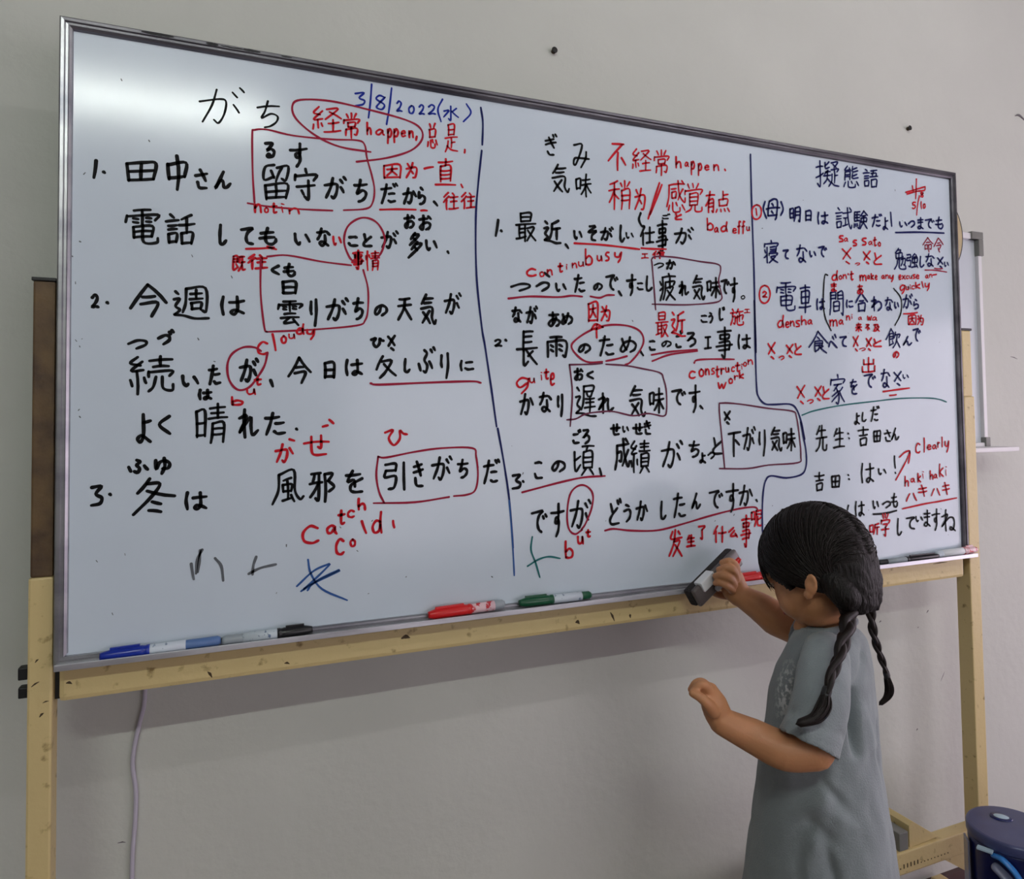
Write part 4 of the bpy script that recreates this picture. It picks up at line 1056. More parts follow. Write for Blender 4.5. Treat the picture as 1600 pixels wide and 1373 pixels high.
つ 1643.3 772.3 23.5 2.3 -0.8 -18.6
ま 1674.2 783.2 21.6 2.1 -1.4 -29.9
で 1698.3 782.4 33.1 3.3 -1.2 -25.2
も 1732.1 790.6 29.1 2.9 -1.5 -31.9
~ 1604.3,740.5 1680.0,748.3 1760.6,753.4
# dark blue second row of the right column # navy # 4.4
寝 1228.5 691.7 38.7 3.4 -1.6 -50.1
て 1277.7 676.5 17.7 1.4 -0.7 -22.6
な 1314.4 689.6 31.1 2.6 -1.4 -40.2
い 1349.1 679.5 20.3 1.6 -0.6 -15.8
で 1373.9 691.7 26.3 2.2 -0.9 -26.2
勉 1597.8 705.8 38.0 3.1 -2.2 -50.9
強 1635.6 696.4 38.7 3.1 -1.6 -35.7
し 1677.5 693.4 16.3 1.3 -1.3 -28.2
な 1696.8 701.3 30.8 2.4 -1.5 -33.1
ｻ 1734.4 696.3 22.2 1.7 -1.4 -28.5
い 1757.4 686.1 16.9 1.3 -0.7 -13.5
# red romanised word over red kana # red # 4.2
s 1433.2 719.9 14.5 1.3 -0.6 -17.0
a 1448.7 715.9 12.6 1.1 -0.4 -10.2
s 1473.4 713.6 13.6 1.2 -0.6 -16.3
s 1500.4 720.5 15.0 1.3 -0.8 -19.4
a 1520.4 714.6 13.1 1.1 -0.4 -10.4
t 1534.3 725.0 11.9 1.1 -0.9 -22.7
o 1548.2 715.5 9.9 0.9 -0.5 -12.0
ｻ 1441.2 693.8 29.2 2.4 -1.5 -38.8
つ 1477.4 662.8 15.6 1.2 -0.3 -7.2
ｻ 1502.5 691.9 24.0 1.9 -1.3 -32.5
と 1534.9 689.9 26.4 2.1 -1.2 -28.7
# thin red characters at the right edge # wine # 3
命 1689.6 738.1 35.2 3.1 -1.7 -37.2
令 1725.3 740.3 33.5 3.0 -1.7 -36.6
~ 1693.6,661.4 1729.2,663.3 1765.3,661.6
~ 1725.0,667.8 1752.0,668.7
# red English remark # red # 4
d 1410.1 641.5 19.0 1.3 -0.9 -24.3
o 1429.9 632.5 10.5 0.7 -0.4 -11.0
n 1441.6 634.8 12.6 0.9 -0.4 -11.6
' 1455.5 638.2 2.8 0.2 -0.2 -6.0
t 1461.6 643.7 13.1 0.9 -0.9 -22.2
m 1490.3 637.5 21.8 1.5 -0.6 -16.0
a 1513.2 638.2 9.3 0.6 -0.5 -11.2
k 1523.6 642.8 10.6 0.7 -0.7 -16.1
e 1535.6 639.7 9.0 0.6 -0.5 -12.2
a 1556.2 641.1 10.8 0.7 -0.4 -10.4
n 1567.9 642.8 11.7 0.8 -0.5 -10.8
y 1580.4 643.6 14.3 1.0 -0.8 -18.5
e 1608.7 645.5 9.8 0.7 -0.6 -13.4
x 1619.3 645.3 12.0 0.8 -0.5 -11.5
c 1632.1 645.6 8.6 0.6 -0.4 -10.0
u 1641.5 646.2 10.4 0.7 -0.4 -9.4
s 1652.9 649.5 9.6 0.7 -0.5 -11.9
e 1663.3 649.3 12.2 0.8 -0.5 -11.0
a 1694.4 651.4 11.1 0.8 -0.5 -10.5
n 1706.5 653.8 11.1 0.8 -0.5 -10.2
~ 1718.8,651.4 1731.0,653.8
q 1611.3 622.9 18.6 1.2 -1.0 -23.2
u 1630.6 621.1 10.4 0.6 -0.5 -11.2
i 1642.9 624.9 4.2 0.3 -0.5 -12.1
c 1648.7 623.7 10.5 0.7 -0.5 -10.6
k 1660.8 632.1 17.8 1.1 -0.8 -17.4
l 1680.8 634.9 8.5 0.5 -0.8 -16.9
y 1691.3 632.5 17.2 1.1 -1.0 -20.9
# red circled number two # red # 3.8
~ 1228.6,597.1 1218.9,591.6 1214.4,577.8 1217.4,564.3 1227.4,560.0 1237.8,566.8 1242.3,580.7 1238.0,593.3 1228.6,597.1
2 1221.4 585.8 14.3 0.8 -0.5 -15.3
# dark blue third row of the right column # navy # 4.4
電 1257.9 606.9 52.2 3.3 -2.0 -61.7
車 1318.1 605.2 34.9 2.2 -2.1 -62.6
は 1365.0 578.4 25.3 1.4 -1.0 -26.6
間 1402.3 594.7 41.0 2.4 -1.9 -52.5
に 1448.7 580.1 22.6 1.2 -0.8 -19.9
合 1476.2 597.6 38.6 2.2 -1.8 -44.8
わ 1522.6 591.5 33.4 1.9 -1.4 -35.0
な 1564.4 592.3 25.9 1.4 -1.4 -32.4
い 1592.4 583.4 16.0 0.8 -0.8 -17.7
が 1618.6 602.9 34.2 2.0 -1.6 -35.9
ら 1652.7 592.7 18.6 1.0 -1.2 -25.5
# black brackets around the third row # black # 3.4
~ 1398.8,629.6 1390.2,626.2 1384.5,570.4 1389.1,536.6 1404.4,510.2
~ 1592.4,612.7 1614.0,591.5 1612.6,558.4 1592.9,529.1
# red readings around the third row # red # 3.8
ま 1406.8 615.0 18.4 1.2 -0.8 -21.2
あ 1482.6 615.5 19.1 1.2 -0.9 -23.1
~ 1620.7,556.4 1664.7,561.4
因 1634.3 555.5 26.8 1.2 -1.1 -25.4
为 1663.7 556.8 20.8 1.0 -1.2 -25.5
d 1259.1 537.7 18.7 0.9 -0.9 -28.0
e 1279.5 525.4 11.9 0.5 -0.5 -14.9
n 1291.8 527.3 13.7 0.6 -0.5 -13.6
s 1307.7 529.4 12.1 0.5 -0.6 -16.4
h 1322.2 539.8 15.8 0.7 -0.8 -22.1
a 1339.9 532.2 14.1 0.6 -0.4 -12.3
m 1400.1 534.8 23.9 1.0 -0.6 -16.8
a 1426.3 535.9 14.7 0.6 -0.5 -12.6
n 1447.4 545.5 13.0 0.6 -0.5 -12.7
i 1463.5 549.1 3.8 0.2 -0.5 -11.6
a 1483.7 544.2 11.2 0.5 -0.3 -8.4
w 1509.1 548.3 15.3 0.7 -0.5 -12.9
a 1524.7 546.1 15.5 0.7 -0.4 -10.0
来 1473.5 530.7 20.9 0.9 -0.8 -21.5
不 1502.5 529.0 15.3 0.6 -0.6 -15.8
及 1526.0 530.0 21.4 0.9 -0.8 -18.8
# dark blue fourth row of the right column # navy # 4.4
食 1340.8 508.4 56.2 2.1 -1.8 -50.1
べ 1395.3 503.3 27.6 1.0 -1.2 -32.4
て 1426.8 500.2 22.3 0.8 -1.0 -25.5
飲 1563.5 522.6 46.3 1.8 -2.0 -47.1
ん 1615.6 506.7 30.7 1.1 -1.0 -23.7
で 1647.6 525.9 27.0 1.0 -1.5 -32.9
# red kana of the fourth row # red # 4.2
ｻ 1231.7 481.2 21.9 0.7 -1.2 -37.8
つ 1259.8 453.4 15.2 0.4 -0.3 -10.7
ｻ 1279.7 478.6 20.7 0.6 -1.0 -31.4
と 1302.5 480.7 20.9 0.6 -0.9 -26.0
ｻ 1464.8 502.9 18.8 0.7 -1.5 -37.2
つ 1482.9 476.0 19.0 0.5 -0.3 -8.4
ｻ 1503.2 499.9 19.2 0.6 -1.3 -31.8
と 1524.7 497.7 27.4 0.9 -0.8 -20.2
の 1583.5 471.4 20.0 0.5 -0.8 -17.5
出 1489.8 455.9 40.7 0.9 -1.4 -35.9
# dark blue fifth row of the right column # navy # 4.4
家 1397.6 417.0 42.6 0.6 -2.5 -66.1
を 1453.4 407.7 22.5 0.2 -1.4 -35.5
で 1494.2 419.8 36.8 0.5 -1.3 -33.0
な 1545.6 430.8 29.6 0.5 -1.8 -43.7
ｻ 1583.6 426.9 26.1 0.4 -1.5 -35.2
い 1611.8 419.9 20.2 0.3 -0.5 -11.6
# red kana and underline of the fifth row # red # 4.2
ｻ 1304.8 393.7 24.5 0.2 -1.4 -42.4
つ 1332.1 363.4 17.6 -0.0 -0.4 -10.8
ｻ 1352.9 392.7 21.4 0.2 -1.2 -34.6
と 1374.6 391.4 21.7 0.2 -1.1 -29.2
~ 1550.3,379.8 1592.7,384.4 1631.8,388.2
~ 1569.9,371.3 1590.2,373.1
# teal line across the right column # teal # 3
~ 1317.5,329.7 1353.5,339.1 1427.4,350.0 1523.7,358.4 1604.1,364.8 1687.5,365.8 1725.9,362.7 1749.6,356.6
# black dialogue of the right column # black # 4.4
よ 1462.9 334.7 17.3 -0.1 -1.1 -27.7
し 1484.7 336.0 15.5 -0.1 -0.9 -23.4
だ 1511.2 349.3 27.9 -0.1 -1.5 -37.0
先 1353.2 309.7 33.3 -0.5 -2.1 -58.3
生 1401.8 303.2 34.2 -0.5 -1.7 -46.0
~ 1444.0,289.3 1445.5,288.1
~ 1445.9,279.1 1447.4,277.9
吉 1471.6 305.1 33.4 -0.5 -1.8 -45.4
田 1517.1 295.5 23.9 -0.4 -1.2 -28.0
さ 1549.6 296.4 22.2 -0.4 -1.2 -28.2
ん 1570.4 300.6 26.6 -0.4 -1.3 -29.9
吉 1345.9 211.3 29.4 -1.1 -1.5 -42.3
田 1392.3 202.3 26.2 -1.1 -1.1 -28.4
~ 1440.5,200.3 1442.0,199.1
~ 1442.5,191.5 1444.0,190.2
は 1478.3 225.3 39.4 -1.4 -1.8 -45.3
い 1527.7 211.6 26.0 -1.0 -0.7 -16.1
~ 1578.8,236.3 1580.2,210.0
~ 1579.3,199.8 1580.9,197.9
~ 1259.3,136.9 1250.0,123.0 1247.1,109.4
~ 1438.8,134.9 1436.1,125.8
は 1457.4 144.1 29.1 -1.6 -1.4 -34.6
い 1508.8 142.7 19.7 -1.1 -0.8 -20.4
つ 1536.9 139.7 26.1 -1.4 -0.7 -17.5
も 1564.2 156.2 22.3 -1.1 -1.5 -34.1
~ 1510.3,111.9 1579.8,115.7
し 1580.3 99.7 16.2 -1.0 -1.7 -40.1
て 1607.5 101.0 29.1 -1.8 -1.3 -29.8
い 1637.2 100.7 25.2 -1.6 -0.7 -14.9
ま 1663.5 112.8 23.4 -1.4 -1.8 -39.4
す 1689.6 114.4 28.1 -1.6 -2.4 -51.9
ね 1720.3 111.0 48.8 -2.9 -2.5 -52.3
# red words and arrow in the dialogue # red # 4
c 1644.6 265.0 16.8 -0.4 -1.1 -25.2
l 1671.0 275.9 4.3 -0.1 -1.6 -35.2
e 1681.2 260.1 14.9 -0.4 -0.6 -13.6
a 1698.7 259.7 15.0 -0.4 -0.6 -12.1
r 1714.4 265.6 9.8 -0.2 -0.7 -15.3
l 1729.2 277.2 4.5 -0.1 -1.2 -25.7
y 1739.0 268.2 15.7 -0.3 -1.4 -29.5
~ 1580.7,183.4 1604.9,212.7 1618.4,230.5 1626.3,246.2 1610.5,243.6 1594.1,233.7
~ 1626.3,246.2 1626.3,236.4 1621.2,219.1
h 1607.4 192.0 14.3 -0.6 -1.1 -25.4
a 1626.2 186.6 14.5 -0.6 -0.5 -11.9
k 1647.9 196.4 12.5 -0.5 -1.0 -22.6
i 1664.0 199.8 4.3 -0.2 -0.8 -17.5
h 1687.1 201.1 12.7 -0.5 -1.1 -22.9
a 1699.9 192.8 12.8 -0.5 -0.6 -12.1
k 1718.6 215.5 15.6 -0.5 -1.5 -32.4
i 1739.3 208.5 4.5 -0.2 -1.1 -23.2
ハ 1609.9 153.9 35.6 -1.8 -0.9 -20.9
キ 1648.9 170.3 29.8 -1.4 -1.3 -28.7
ハ 1689.6 160.7 30.3 -1.4 -0.9 -19.7
キ 1725.5 173.0 26.4 -1.2 -1.5 -30.8
~ 1598.7,118.5 1669.3,125.7 1713.2,128.5 1772.6,133.4
听 1496.8 94.8 31.6 -2.1 -1.1 -27.6
学 1531.7 113.2 28.1 -1.7 -2.2 -51.5'''
def ribbon(bm, pts, wd, y, straight=False):
    """flat ink stroke with rounded ends; pts in metres (x, z)"""
    P = [V((p[0], p[1])) for p in pts]
    if len(P) > 2: P = catmull(P, 5)
    elif (P[0]-P[1]).length > 0.004:
        a, b = P; d = b-a; n = V((-d.y, d.x))*random.uniform(-0.04, 0.04)
        P = [a, a+d*0.33+n, a+d*0.66+n, b]
    Q = [P[0]]
    for p in P[1:]:
        if (p-Q[-1]).length > wd*0.12: Q.append(p)
    if len(Q) < 2: Q = [P[0], P[0]+V((wd*0.2, 0))]
    n = len(Q); r = wd/2; L, R = [], []
    T = []
    for i in range(n): T.append((Q[min(i+1, n-1)]-Q[max(i-1, 0)]).normalized())
    W_ = [r*(1.0+0.10*math.sin(i*0.9+Q[0].x*50)) for i in range(n)]
    W_[-1] *= 0.85
    v3 = lambda p: bm.verts.new((p.x, y, p.y))
    for i in range(n):
        nn = V((-T[i].y, T[i].x)); L.append(v3(Q[i]+nn*W_[i])); R.append(v3(Q[i]-nn*W_[i]))
    def safe(f):
        try: bm.faces.new(f)
        except ValueError: pass
    for i in range(n-1): safe((L[i], L[i+1], R[i+1], R[i]))
    for c, t, a, b, s, rr in ((Q[0], T[0], L[0], R[0], -1, W_[0]), (Q[-1], T[-1], L[-1], R[-1], 1, W_[-1])):
        nn = V((-t.y, t.x)); arc = []
        for k in (1, 2, 3, 4):
            an = PI*k/5; arc.append(v3(c+nn*(rr*math.cos(an))+t*(s*rr*math.sin(an))))
        safe([a]+arc+[b])
lay = 0
cur = None
def flush():
    global cur
    if cur is None: return
    lab, colr, bm = cur
    tag(obj('handwriting', bm, M[colr], panel, label=lab), kind='stuff'); cur = None
for ln in TEXT.split('\n'):
    if ln.startswith('#'):
        flush(); _, lab, colr, wd = [t.strip() for t in ln.split('#')]
        wd = float(wd)/1000; cur = (lab, colr, bmesh.new()); lay += 1
        yy = -0.0003-0.000012*lay
        continue
    ch, rest = ln.split(' ', 1)
    if ch == '~':
        pts = [tuple(float(c)/1000 for c in p.split(',')) for p in rest.split()]
        ribbon(cur[2], [(x, z+ZB) for x, z in pts], wd, yy)
    else:
        ox, oz, ax, az, bx, bz = [float(c)/1000 for c in rest.split()]
        g = GL[ch]; xs = [p[0] for s in g for p in s]; ys = [p[1] for s in g for p in s]
        x0, y0 = min(xs), min(ys); sx = max(max(xs)-x0, 1); sy = max(max(ys)-y0, 1)
        size = min(math.hypot(ax, az), math.hypot(bx, bz)*2); cw = wd
        if len(g) > 8 and math.hypot(bx, bz) < 0.075: cw = wd*0.86
        cw = min(cw, 0.27*min(math.hypot(ax, az)*1.4, math.hypot(bx, bz))) if len(g[0]) > 3 or len(g) > 1 else cw
        cw = max(cw, 0.0022)
        k = cw*0.5; la, lb = math.hypot(ax, az), math.hypot(bx, bz)
        for s in g:
            pp = []
            for (px_, py_) in s:
                u = (px_-x0)/sx; v = (py_-y0)/sy
                u = (k+u*max(la-2*k, 0))/la; v = (k+v*max(lb-2*k, 0))/lb
                pp.append((ox+ax*u+bx*v, ZB+oz+az*u+bz*v))
            ribbon(cur[2], pp, cw, yy)
flush()
# dried specks on the panel
bm = bmesh.new()
for i in range(60):
    x = random.uniform(0.03, 1.75); z = ZB+random.uniform(0.03, 0.86) if i < 30 else ZB+random.uniform(0.03, 0.16)
    if i > 50: x = random.uniform(0.016, 0.03); z = ZB+random.uniform(0.02, 0.7)
    ribbon(bm, [(x, z), (x+random.uniform(-.002, .002), z+random.uniform(-.003, .003))], random.uniform(.0008, .002), -0.0002)
tag(obj('ink_specks', bm, M['grey'], panel), kind='stuff')

# ------------------------------------------------------------------ markers on the tray
def marker(label, p0, p1, capm, bodym, endm, cap_at=0, r=0.0078, capfrac=0.4, tail=0.14):
    """p0 and p1 are the ends of the axis; the cap sits at p0"""
    p0, p1 = V(p0), V(p1); d = p1-p0; Ln = d.length; rot = d.to_track_quat('Z', 'Y').to_euler()
    t = thing('marker', label, 'marker', p0, rot, 'markers lying on the pen tray')
    c = Ln*capfrac
    bm = bmesh.new(); lathe(bm, [(r*0.62, 0), (r*0.72, 0.003), (r*0.98, 0.012), (r*1.04, c-0.012), (r*1.04, c-0.009), (r*0.98, c-0.008), (r*0.98, c-0.005), (r*1.05, c-0.004), (r*1.05, c)], 20); cp = obj('cap', bm, M[capm], t, True)
    bm = bmesh.new(); box(bm, -0.002, 0.002, r*0.9, r*1.35, 0.012, c-0.012, bev=0.0006); obj('clip', bm, M[capm], cp)
    e = Ln*(1-tail)
    bm = bmesh.new(); lathe(bm, [(r*0.94, c-0.002), (r*0.97, c+0.001), (r*0.97, e)], 20); obj('barrel', bm, M[bodym], t, True)
    bm = bmesh.new(); lathe(bm, [(r*0.92, e-0.001), (r*0.90, e+0.001), (r*0.90, Ln-0.004), (r*0.6, Ln)], 20); obj('end_plug', bm, M[endm], t, True)
    return t
marker('blue-capped whiteboard marker with a pale barrel, leftmost on the tray', (0.0555,-0.0120,0.8879), (0.2078,-0.0120,0.8910), 'capblue', 'label', 'barrelblue', tail=0.30)
marker('black-capped marker with a white barrel, cap pointing right', (0.3358,-0.0120,0.8909), (0.2095,-0.0120,0.8898), 'capblack', 'label', 'clear', tail=0.22)
marker('red marker with a long red cap, beside the green marker', (0.5162,-0.0120,0.8914), (0.6480,-0.0120,0.8955), 'capred', 'labelr', 'clear', capfrac=0.55, r=0.0082)
marker('green-capped marker with a white barrel in the middle of the tray', (0.6747,-0.0120,0.8936), (0.8121,-0.0120,0.8934), 'capgreen', 'label', 'capgreen', capfrac=0.46)
marker('red-capped marker between the eraser hand and the child', (1.1303,-0.0120,0.8886), (1.2995,-0.0120,0.8943), 'capred', 'label', 'clear', capfrac=0.36, r=0.0085)
marker('thin black marker lying askew right of the child', (1.6864,-0.0160,0.8898), (1.5139,-0.0060,0.8874), 'capblack', 'clear', 'capblack', capfrac=0.55, r=0.0062)
marker('white marker with a red end at the right end of the tray', (1.8163,-0.0120,0.8930), (1.6834,-0.0120,0.8922), 'labelr', 'white', 'label', capfrac=0.35, r=0.0085)

# ------------------------------------------------------------------ second board, disc, cord behind
wb2 = thing('small_whiteboard', 'small white framed board on the wall behind the right edge of the big one', 'whiteboard', (0, 0, 0))
xr, zt, zb2 = 2.058, 1.688, 1.117
bm = bmesh.new(); box(bm, 1.30, xr-0.008, 0.128, 0.149, zb2+0.008, zt-0.008); obj('panel', bm, M['wb2'], wb2)
for a in ((1.29, xr, 0.118, 0.149, zt-0.016, zt), (1.29, xr, 0.118, 0.149, zb2, zb2+0.016), (xr-0.013, xr, 0.118, 0.149, zb2+0.016, zt-0.016), (1.29, 1.303, 0.118, 0.149, zb2+0.016, zt-0.016)):
    bm = bmesh.new(); box(bm, *a, bev=0.002); obj('frame_rail', bm, M['wb2frame'], wb2)
bm = bmesh.new(); box(bm, xr-0.04, xr+0.004, 0.114, 0.1495, zt-0.016, zt+0.004, bev=0.002); box(bm, xr-0.014, xr+0.004, 0.114, 0.1495, zt-0.06, zt-0.016, bev=0.002); obj('corner_cap', bm, M['greycap'], wb2)
bm = bmesh.new(); box(bm, xr-0.014, xr+0.004, 0.114, 0.1495, zb2-0.004, zb2+0.03, bev=0.002); obj('corner_cap', bm, M['greycap'], wb2)
bm = bmesh.new(); box(bm, 1.5, xr+0.035, 0.060, 0.118, zb2-0.006, zb2+0.006, bev=0.003); obj('pen_tray', bm, M['wb2frame'], wb2)
t = thing('round_disc', 'round tan disc with dark rim peeping out behind the right edge of the board', 'disc', (1.800, 0.085, 1.655), (PI/2, 0, 0))
bm = bmesh.new(); lathe(bm, [(0.118, -0.018), (0.124, -0.012), (0.124, 0.012), (0.118, 0.018)], 64); obj('rim', bm, M['darkplastic'], t, True)
bm = bmesh.new(); lathe(bm, [(0.113, -0.0195), (0.113, 0.0195)], 64); obj('face', bm, M['tan'], t, False)
bm = bmesh.new()
limb(bm, [(0.094, 0.143, 0.86), (0.0933,0.1430,0.7723), (0.0872,0.1430,0.7382), (0.0802,0.1430,0.7045), (0.0769,0.1430,0.6703), (0.0815,0.1430,0.6296), (0.0809,0.1430,0.5852), (0.0776,0.1430,0.5365), (0.0769,0.1430,0.4944), (0.075, 0.143, 0.30), (0.085, 0.143, 0.085), (0.12, 0.134, 0.004)], [0.0033]*12, 10, 5)
tag(obj('power_cord', bm, M['cord'], None, True), 'pale cord hanging down the wall below the left half of the whiteboard', 'cord')

# ------------------------------------------------------------------ blue canister and tubs at the lower right
CX, CY, CR, CZ = 1.66, -0.18, 0.08, 0.38
t = thing('plastic_canister', 'dark blue plastic canister with slate lid and pale oval button by the right post', 'canister', (CX, CY, 0), (0, 0, -0.9))
bm = bmesh.new(); lathe(bm, [(CR*0.86, 0), (CR*0.9, 0.01), (CR*0.97, CZ-0.03), (CR*0.97, CZ-0.015)], 56); obj('body', bm, M['navyplastic'], t, True)
bm = bmesh.new(); lathe(bm, [(CR*0.975, CZ-0.02), (CR, CZ-0.016), (CR, CZ-0.003), (CR*0.975, CZ+0.001), (CR*0.93, CZ+0.002), (0.002, CZ+0.003)], 56); lid = obj('lid', bm, M['lidplastic'], t, True)
for p in lid.data.polygons: p.use_smooth = abs(p.normal.z) < 0.9
bm = bmesh.new(); ellipsoid(bm, (-0.016, 0.026, CZ+0.003), (0.016, 0.011, 0.004)); obj('button', bm, M['button'], lid, True)
bm = bmesh.new(); lathe(bm, [(0.018, CZ), (0.0185, CZ+0.004), (0.016, CZ+0.005)], 30, Matrix.Translation((-0.016, 0.026, 0)) @ Matrix.Diagonal((1.1, 0.85, 1, 1))); obj('button_rim', bm, M['navyplastic'], lid, True)
bm = bmesh.new(); box(bm, -0.084, -0.0805, -0.02, 0.012, 0.1, CZ-0.03, Matrix.Rotation(0.2, 4, 'Z'), 0.001); obj('side_strip', bm, M['smoke'], t)
hp = [(-0.036, -0.070, CZ-0.028), (-0.022, -0.084, CZ-0.026), (0.000, -0.095, CZ-0.045), (0.016, -0.102, CZ-0.085), (0.026, -0.106, CZ-0.14), (0.030, -0.106, CZ-0.24)]
bm = bmesh.new(); limb(bm, hp, [0.0045]*6, 12, 8, 1.6); obj('handle', bm, M['bluplastic'], t, True)
bm = bmesh.new(); limb(bm, [(p[0]-0.012, p[1]+0.008, p[2]-0.02) for p in hp[1:]], [0.007]*5, 12, 8, 1.8); obj('handle_pad', bm, M['smoke'], t, True)
bm = bmesh.new(); box(bm, 0.018, 0.055, -0.088, -0.05, CZ-0.040, CZ-0.014, bev=0.006); obj('latch', bm, M['smoke'], t, True)
bm = bmesh.new(); box(bm, -0.045, -0.018, -0.088, -0.075, CZ-0.022, CZ-0.018, Matrix.Rotation(-0.25, 4, 'Z') , 0.001); obj('light_slot', bm, M['button'], t)
def tub(label, c, r, h):
    t = thing('plastic_tub', label, 'tub', (c[0], c[1], 0))
    bm = bmesh.new(); lathe(bm, [(r*0.75, 0), (r*0.8, 0.004), (r, h-0.004), (r*0.97, h-0.004), (r*0.78, 0.012), (0.002, 0.012)], 56); obj('bowl', bm, M['tubblue'], t, True)
    bm = bmesh.new()
    P = [(r*math.cos(2*PI*k/64), r*math.sin(2*PI*k/64), h) for k in range(64)]
    b2 = bmesh.new(); rings = []
    for k in range(64):
        a = 2*PI*k/64; rings.append([b2.verts.new(((r+0.004*math.cos(q*PI/4))*math.cos(a), (r+0.004*math.cos(q*PI/4))*math.sin(a), h+0.004*math.sin(q*PI/4))) for q in range(8)])
    for k in range(64):
        A, B = rings[k], rings[(k+1) % 64]
        for q in range(8): b2.faces.new((A[q], A[(q+1) % 8], B[(q+1) % 8], B[q]))
    merge(bm, b2); obj('rim', bm, M['bluplastic'], t, True)
tub('blue plastic tub with a light blue rim, right of the blue canister', (1.79, -0.31), 0.075, 0.385)
tub('blue plastic tub low in front of the crossbar, left of the canister', (1.40, -0.22), 0.07, 0.285)

# ------------------------------------------------------------------ the child
V3 = V((0.70, 0.714, 0)).normalized(); W3 = V((0.714, -0.70, 0)).normalized()   # away from / across the view of the child
child = thing('person', 'small child with two dark braids and a loose grey t-shirt wiping the whiteboard', 'person', (1.16, -0.24, 0))
CO = V(child.location)
def local(o):
    o.matrix_parent_inverse = Matrix.Translation(-CO); return o
def cobj(name, bm, m, parent=None, smooth=True, label=None):
    o = obj(name, bm, m, parent or child, smooth, label)
    if parent is None: local(o)
    return o
hd = (-W3*math.cos(math.radians(33))+V3*math.sin(math.radians(33))).normalized()
HR = V((hd.y, -hd.x, 0))
pit = math.radians(24)
HF = hd*math.cos(pit)-V((0, 0, 1))*math.sin(pit); HU = hd*math.sin(pit)+V((0, 0, 1))*math.cos(pit)
HC = V((1.1138,-0.2435,0.9591))
HM = Matrix.Identity(4)
for i in range(3): HM[i][0] = HR[i]; HM[i][1] = HF[i]; HM[i][2] = HU[i]; HM[i][3] = HC[i]
td = (-W3*math.cos(math.radians(10))+V3*math.sin(math.radians(10))).normalized()   # torso facing
TL = V((-td.y, td.x, 0))                                                            # child's left
bm = bmesh.new()
# head
ellipsoid(bm, (0, -0.008, 0.016), (0.0705, 0.082, 0.081), HM, 32, 24)
ellipsoid(bm, (0, 0.020, -0.030), (0.060, 0.066, 0.064), HM, 32, 24)
for s in (-1, 1):
    ellipsoid(bm, (s*0.028, 0.038, -0.042), (0.030, 0.034, 0.032), HM)
    ellipsoid(bm, (s*0.0735, -0.030, -0.026), (0.0055, 0.011, 0.0175), HM @ Matrix.Translation((0, -0.026, -0.022)) @ Matrix.Rotation(0.42, 4, 'X') @ Matrix.Translation((0, 0.026, 0.022)))
    ellipsoid(bm, (s*0.0720, -0.016, -0.040), (0.006, 0.008, 0.008), HM)
    ellipsoid(bm, (s*0.008, 0.0855, -0.034), (0.006, 0.007, 0.005), HM)
    ellipsoid(bm, (s*0.030, 0.066, 0.004), (0.022, 0.018, 0.010), HM)
ellipsoid(bm, (0, 0.087, -0.028), (0.008, 0.012, 0.012), HM)
ellipsoid(bm, (0, 0.080, -0.010), (0.006, 0.010, 0.018), HM)
ellipsoid(bm, (0, 0.062, -0.084), (0.022, 0.022, 0.016), HM)
ellipsoid(bm, (0, 0.074, -0.056), (0.020, 0.014, 0.012), HM)
# neck and trunk
limb(bm, [HM @ V((0, -0.030, -0.03)), (1.1339,-0.2467,0.8780), (1.1349,-0.2453,0.8304)], [0.038, 0.031, 0.036], 24)
T0 = V((1.1266,-0.2433,0.8132)); T1 = V((1.1218,-0.2370,0.6992)); T2 = V((1.1229,-0.2314,0.5409)); T3 = V((1.1345,-0.2204,0.4074))
SL = V((1.0676,-0.3007,0.8302)); SR = V((1.1754,-0.1818,0.7996))
limb(bm, [SL, T0, SR], [0.025, 0.034, 0.027], 24)
limb(bm, [T0, T1, T2, T3], [0.036, 0.050, 0.052, 0.06], 24)
for s in (-1, 1): limb(bm, [T1+TL*s*0.035, T2+TL*s*0.035, T3+TL*s*0.035], [0.045, 0.045, 0.052], 20)
# legs down to the floor
for s in (-1, 1):
    hip = T3+TL*s*0.048; knee = V((hip.x+td.x*0.01+TL.x*s*0.006, hip.y+td.y*0.01, 0.265)); ank = V((knee.x-td.x*0.015, knee.y-td.y*0.015, 0.055))
    limb(bm, [hip, (hip+knee)/2+td*0.004, knee, (knee+ank)/2-td*0.012, ank], [0.060, 0.050, 0.037, 0.038, 0.024], 20)
    limb(bm, [ank-td*0.018-V((0, 0, 0.028)), ank+td*0.03-V((0, 0, 0.03)), ank+td*0.10-V((0, 0, 0.038))], [0.022, 0.022, 0.014], 14)
# left arm
EL = V((1.0007,-0.3448,0.7238)); WL = V((0.8901,-0.2785,0.7578))
limb(bm, [SL, V((1.0366,-0.3334,0.8021)), V((1.0148,-0.3464,0.7547)), EL], [0.025, 0.026, 0.028, 0.0285], 24)
limb(bm, [EL, V((0.9641,-0.3241,0.7211)), V((0.9311,-0.2947,0.7364)), WL], [0.0285, 0.0275, 0.0245, 0.0195], 24)
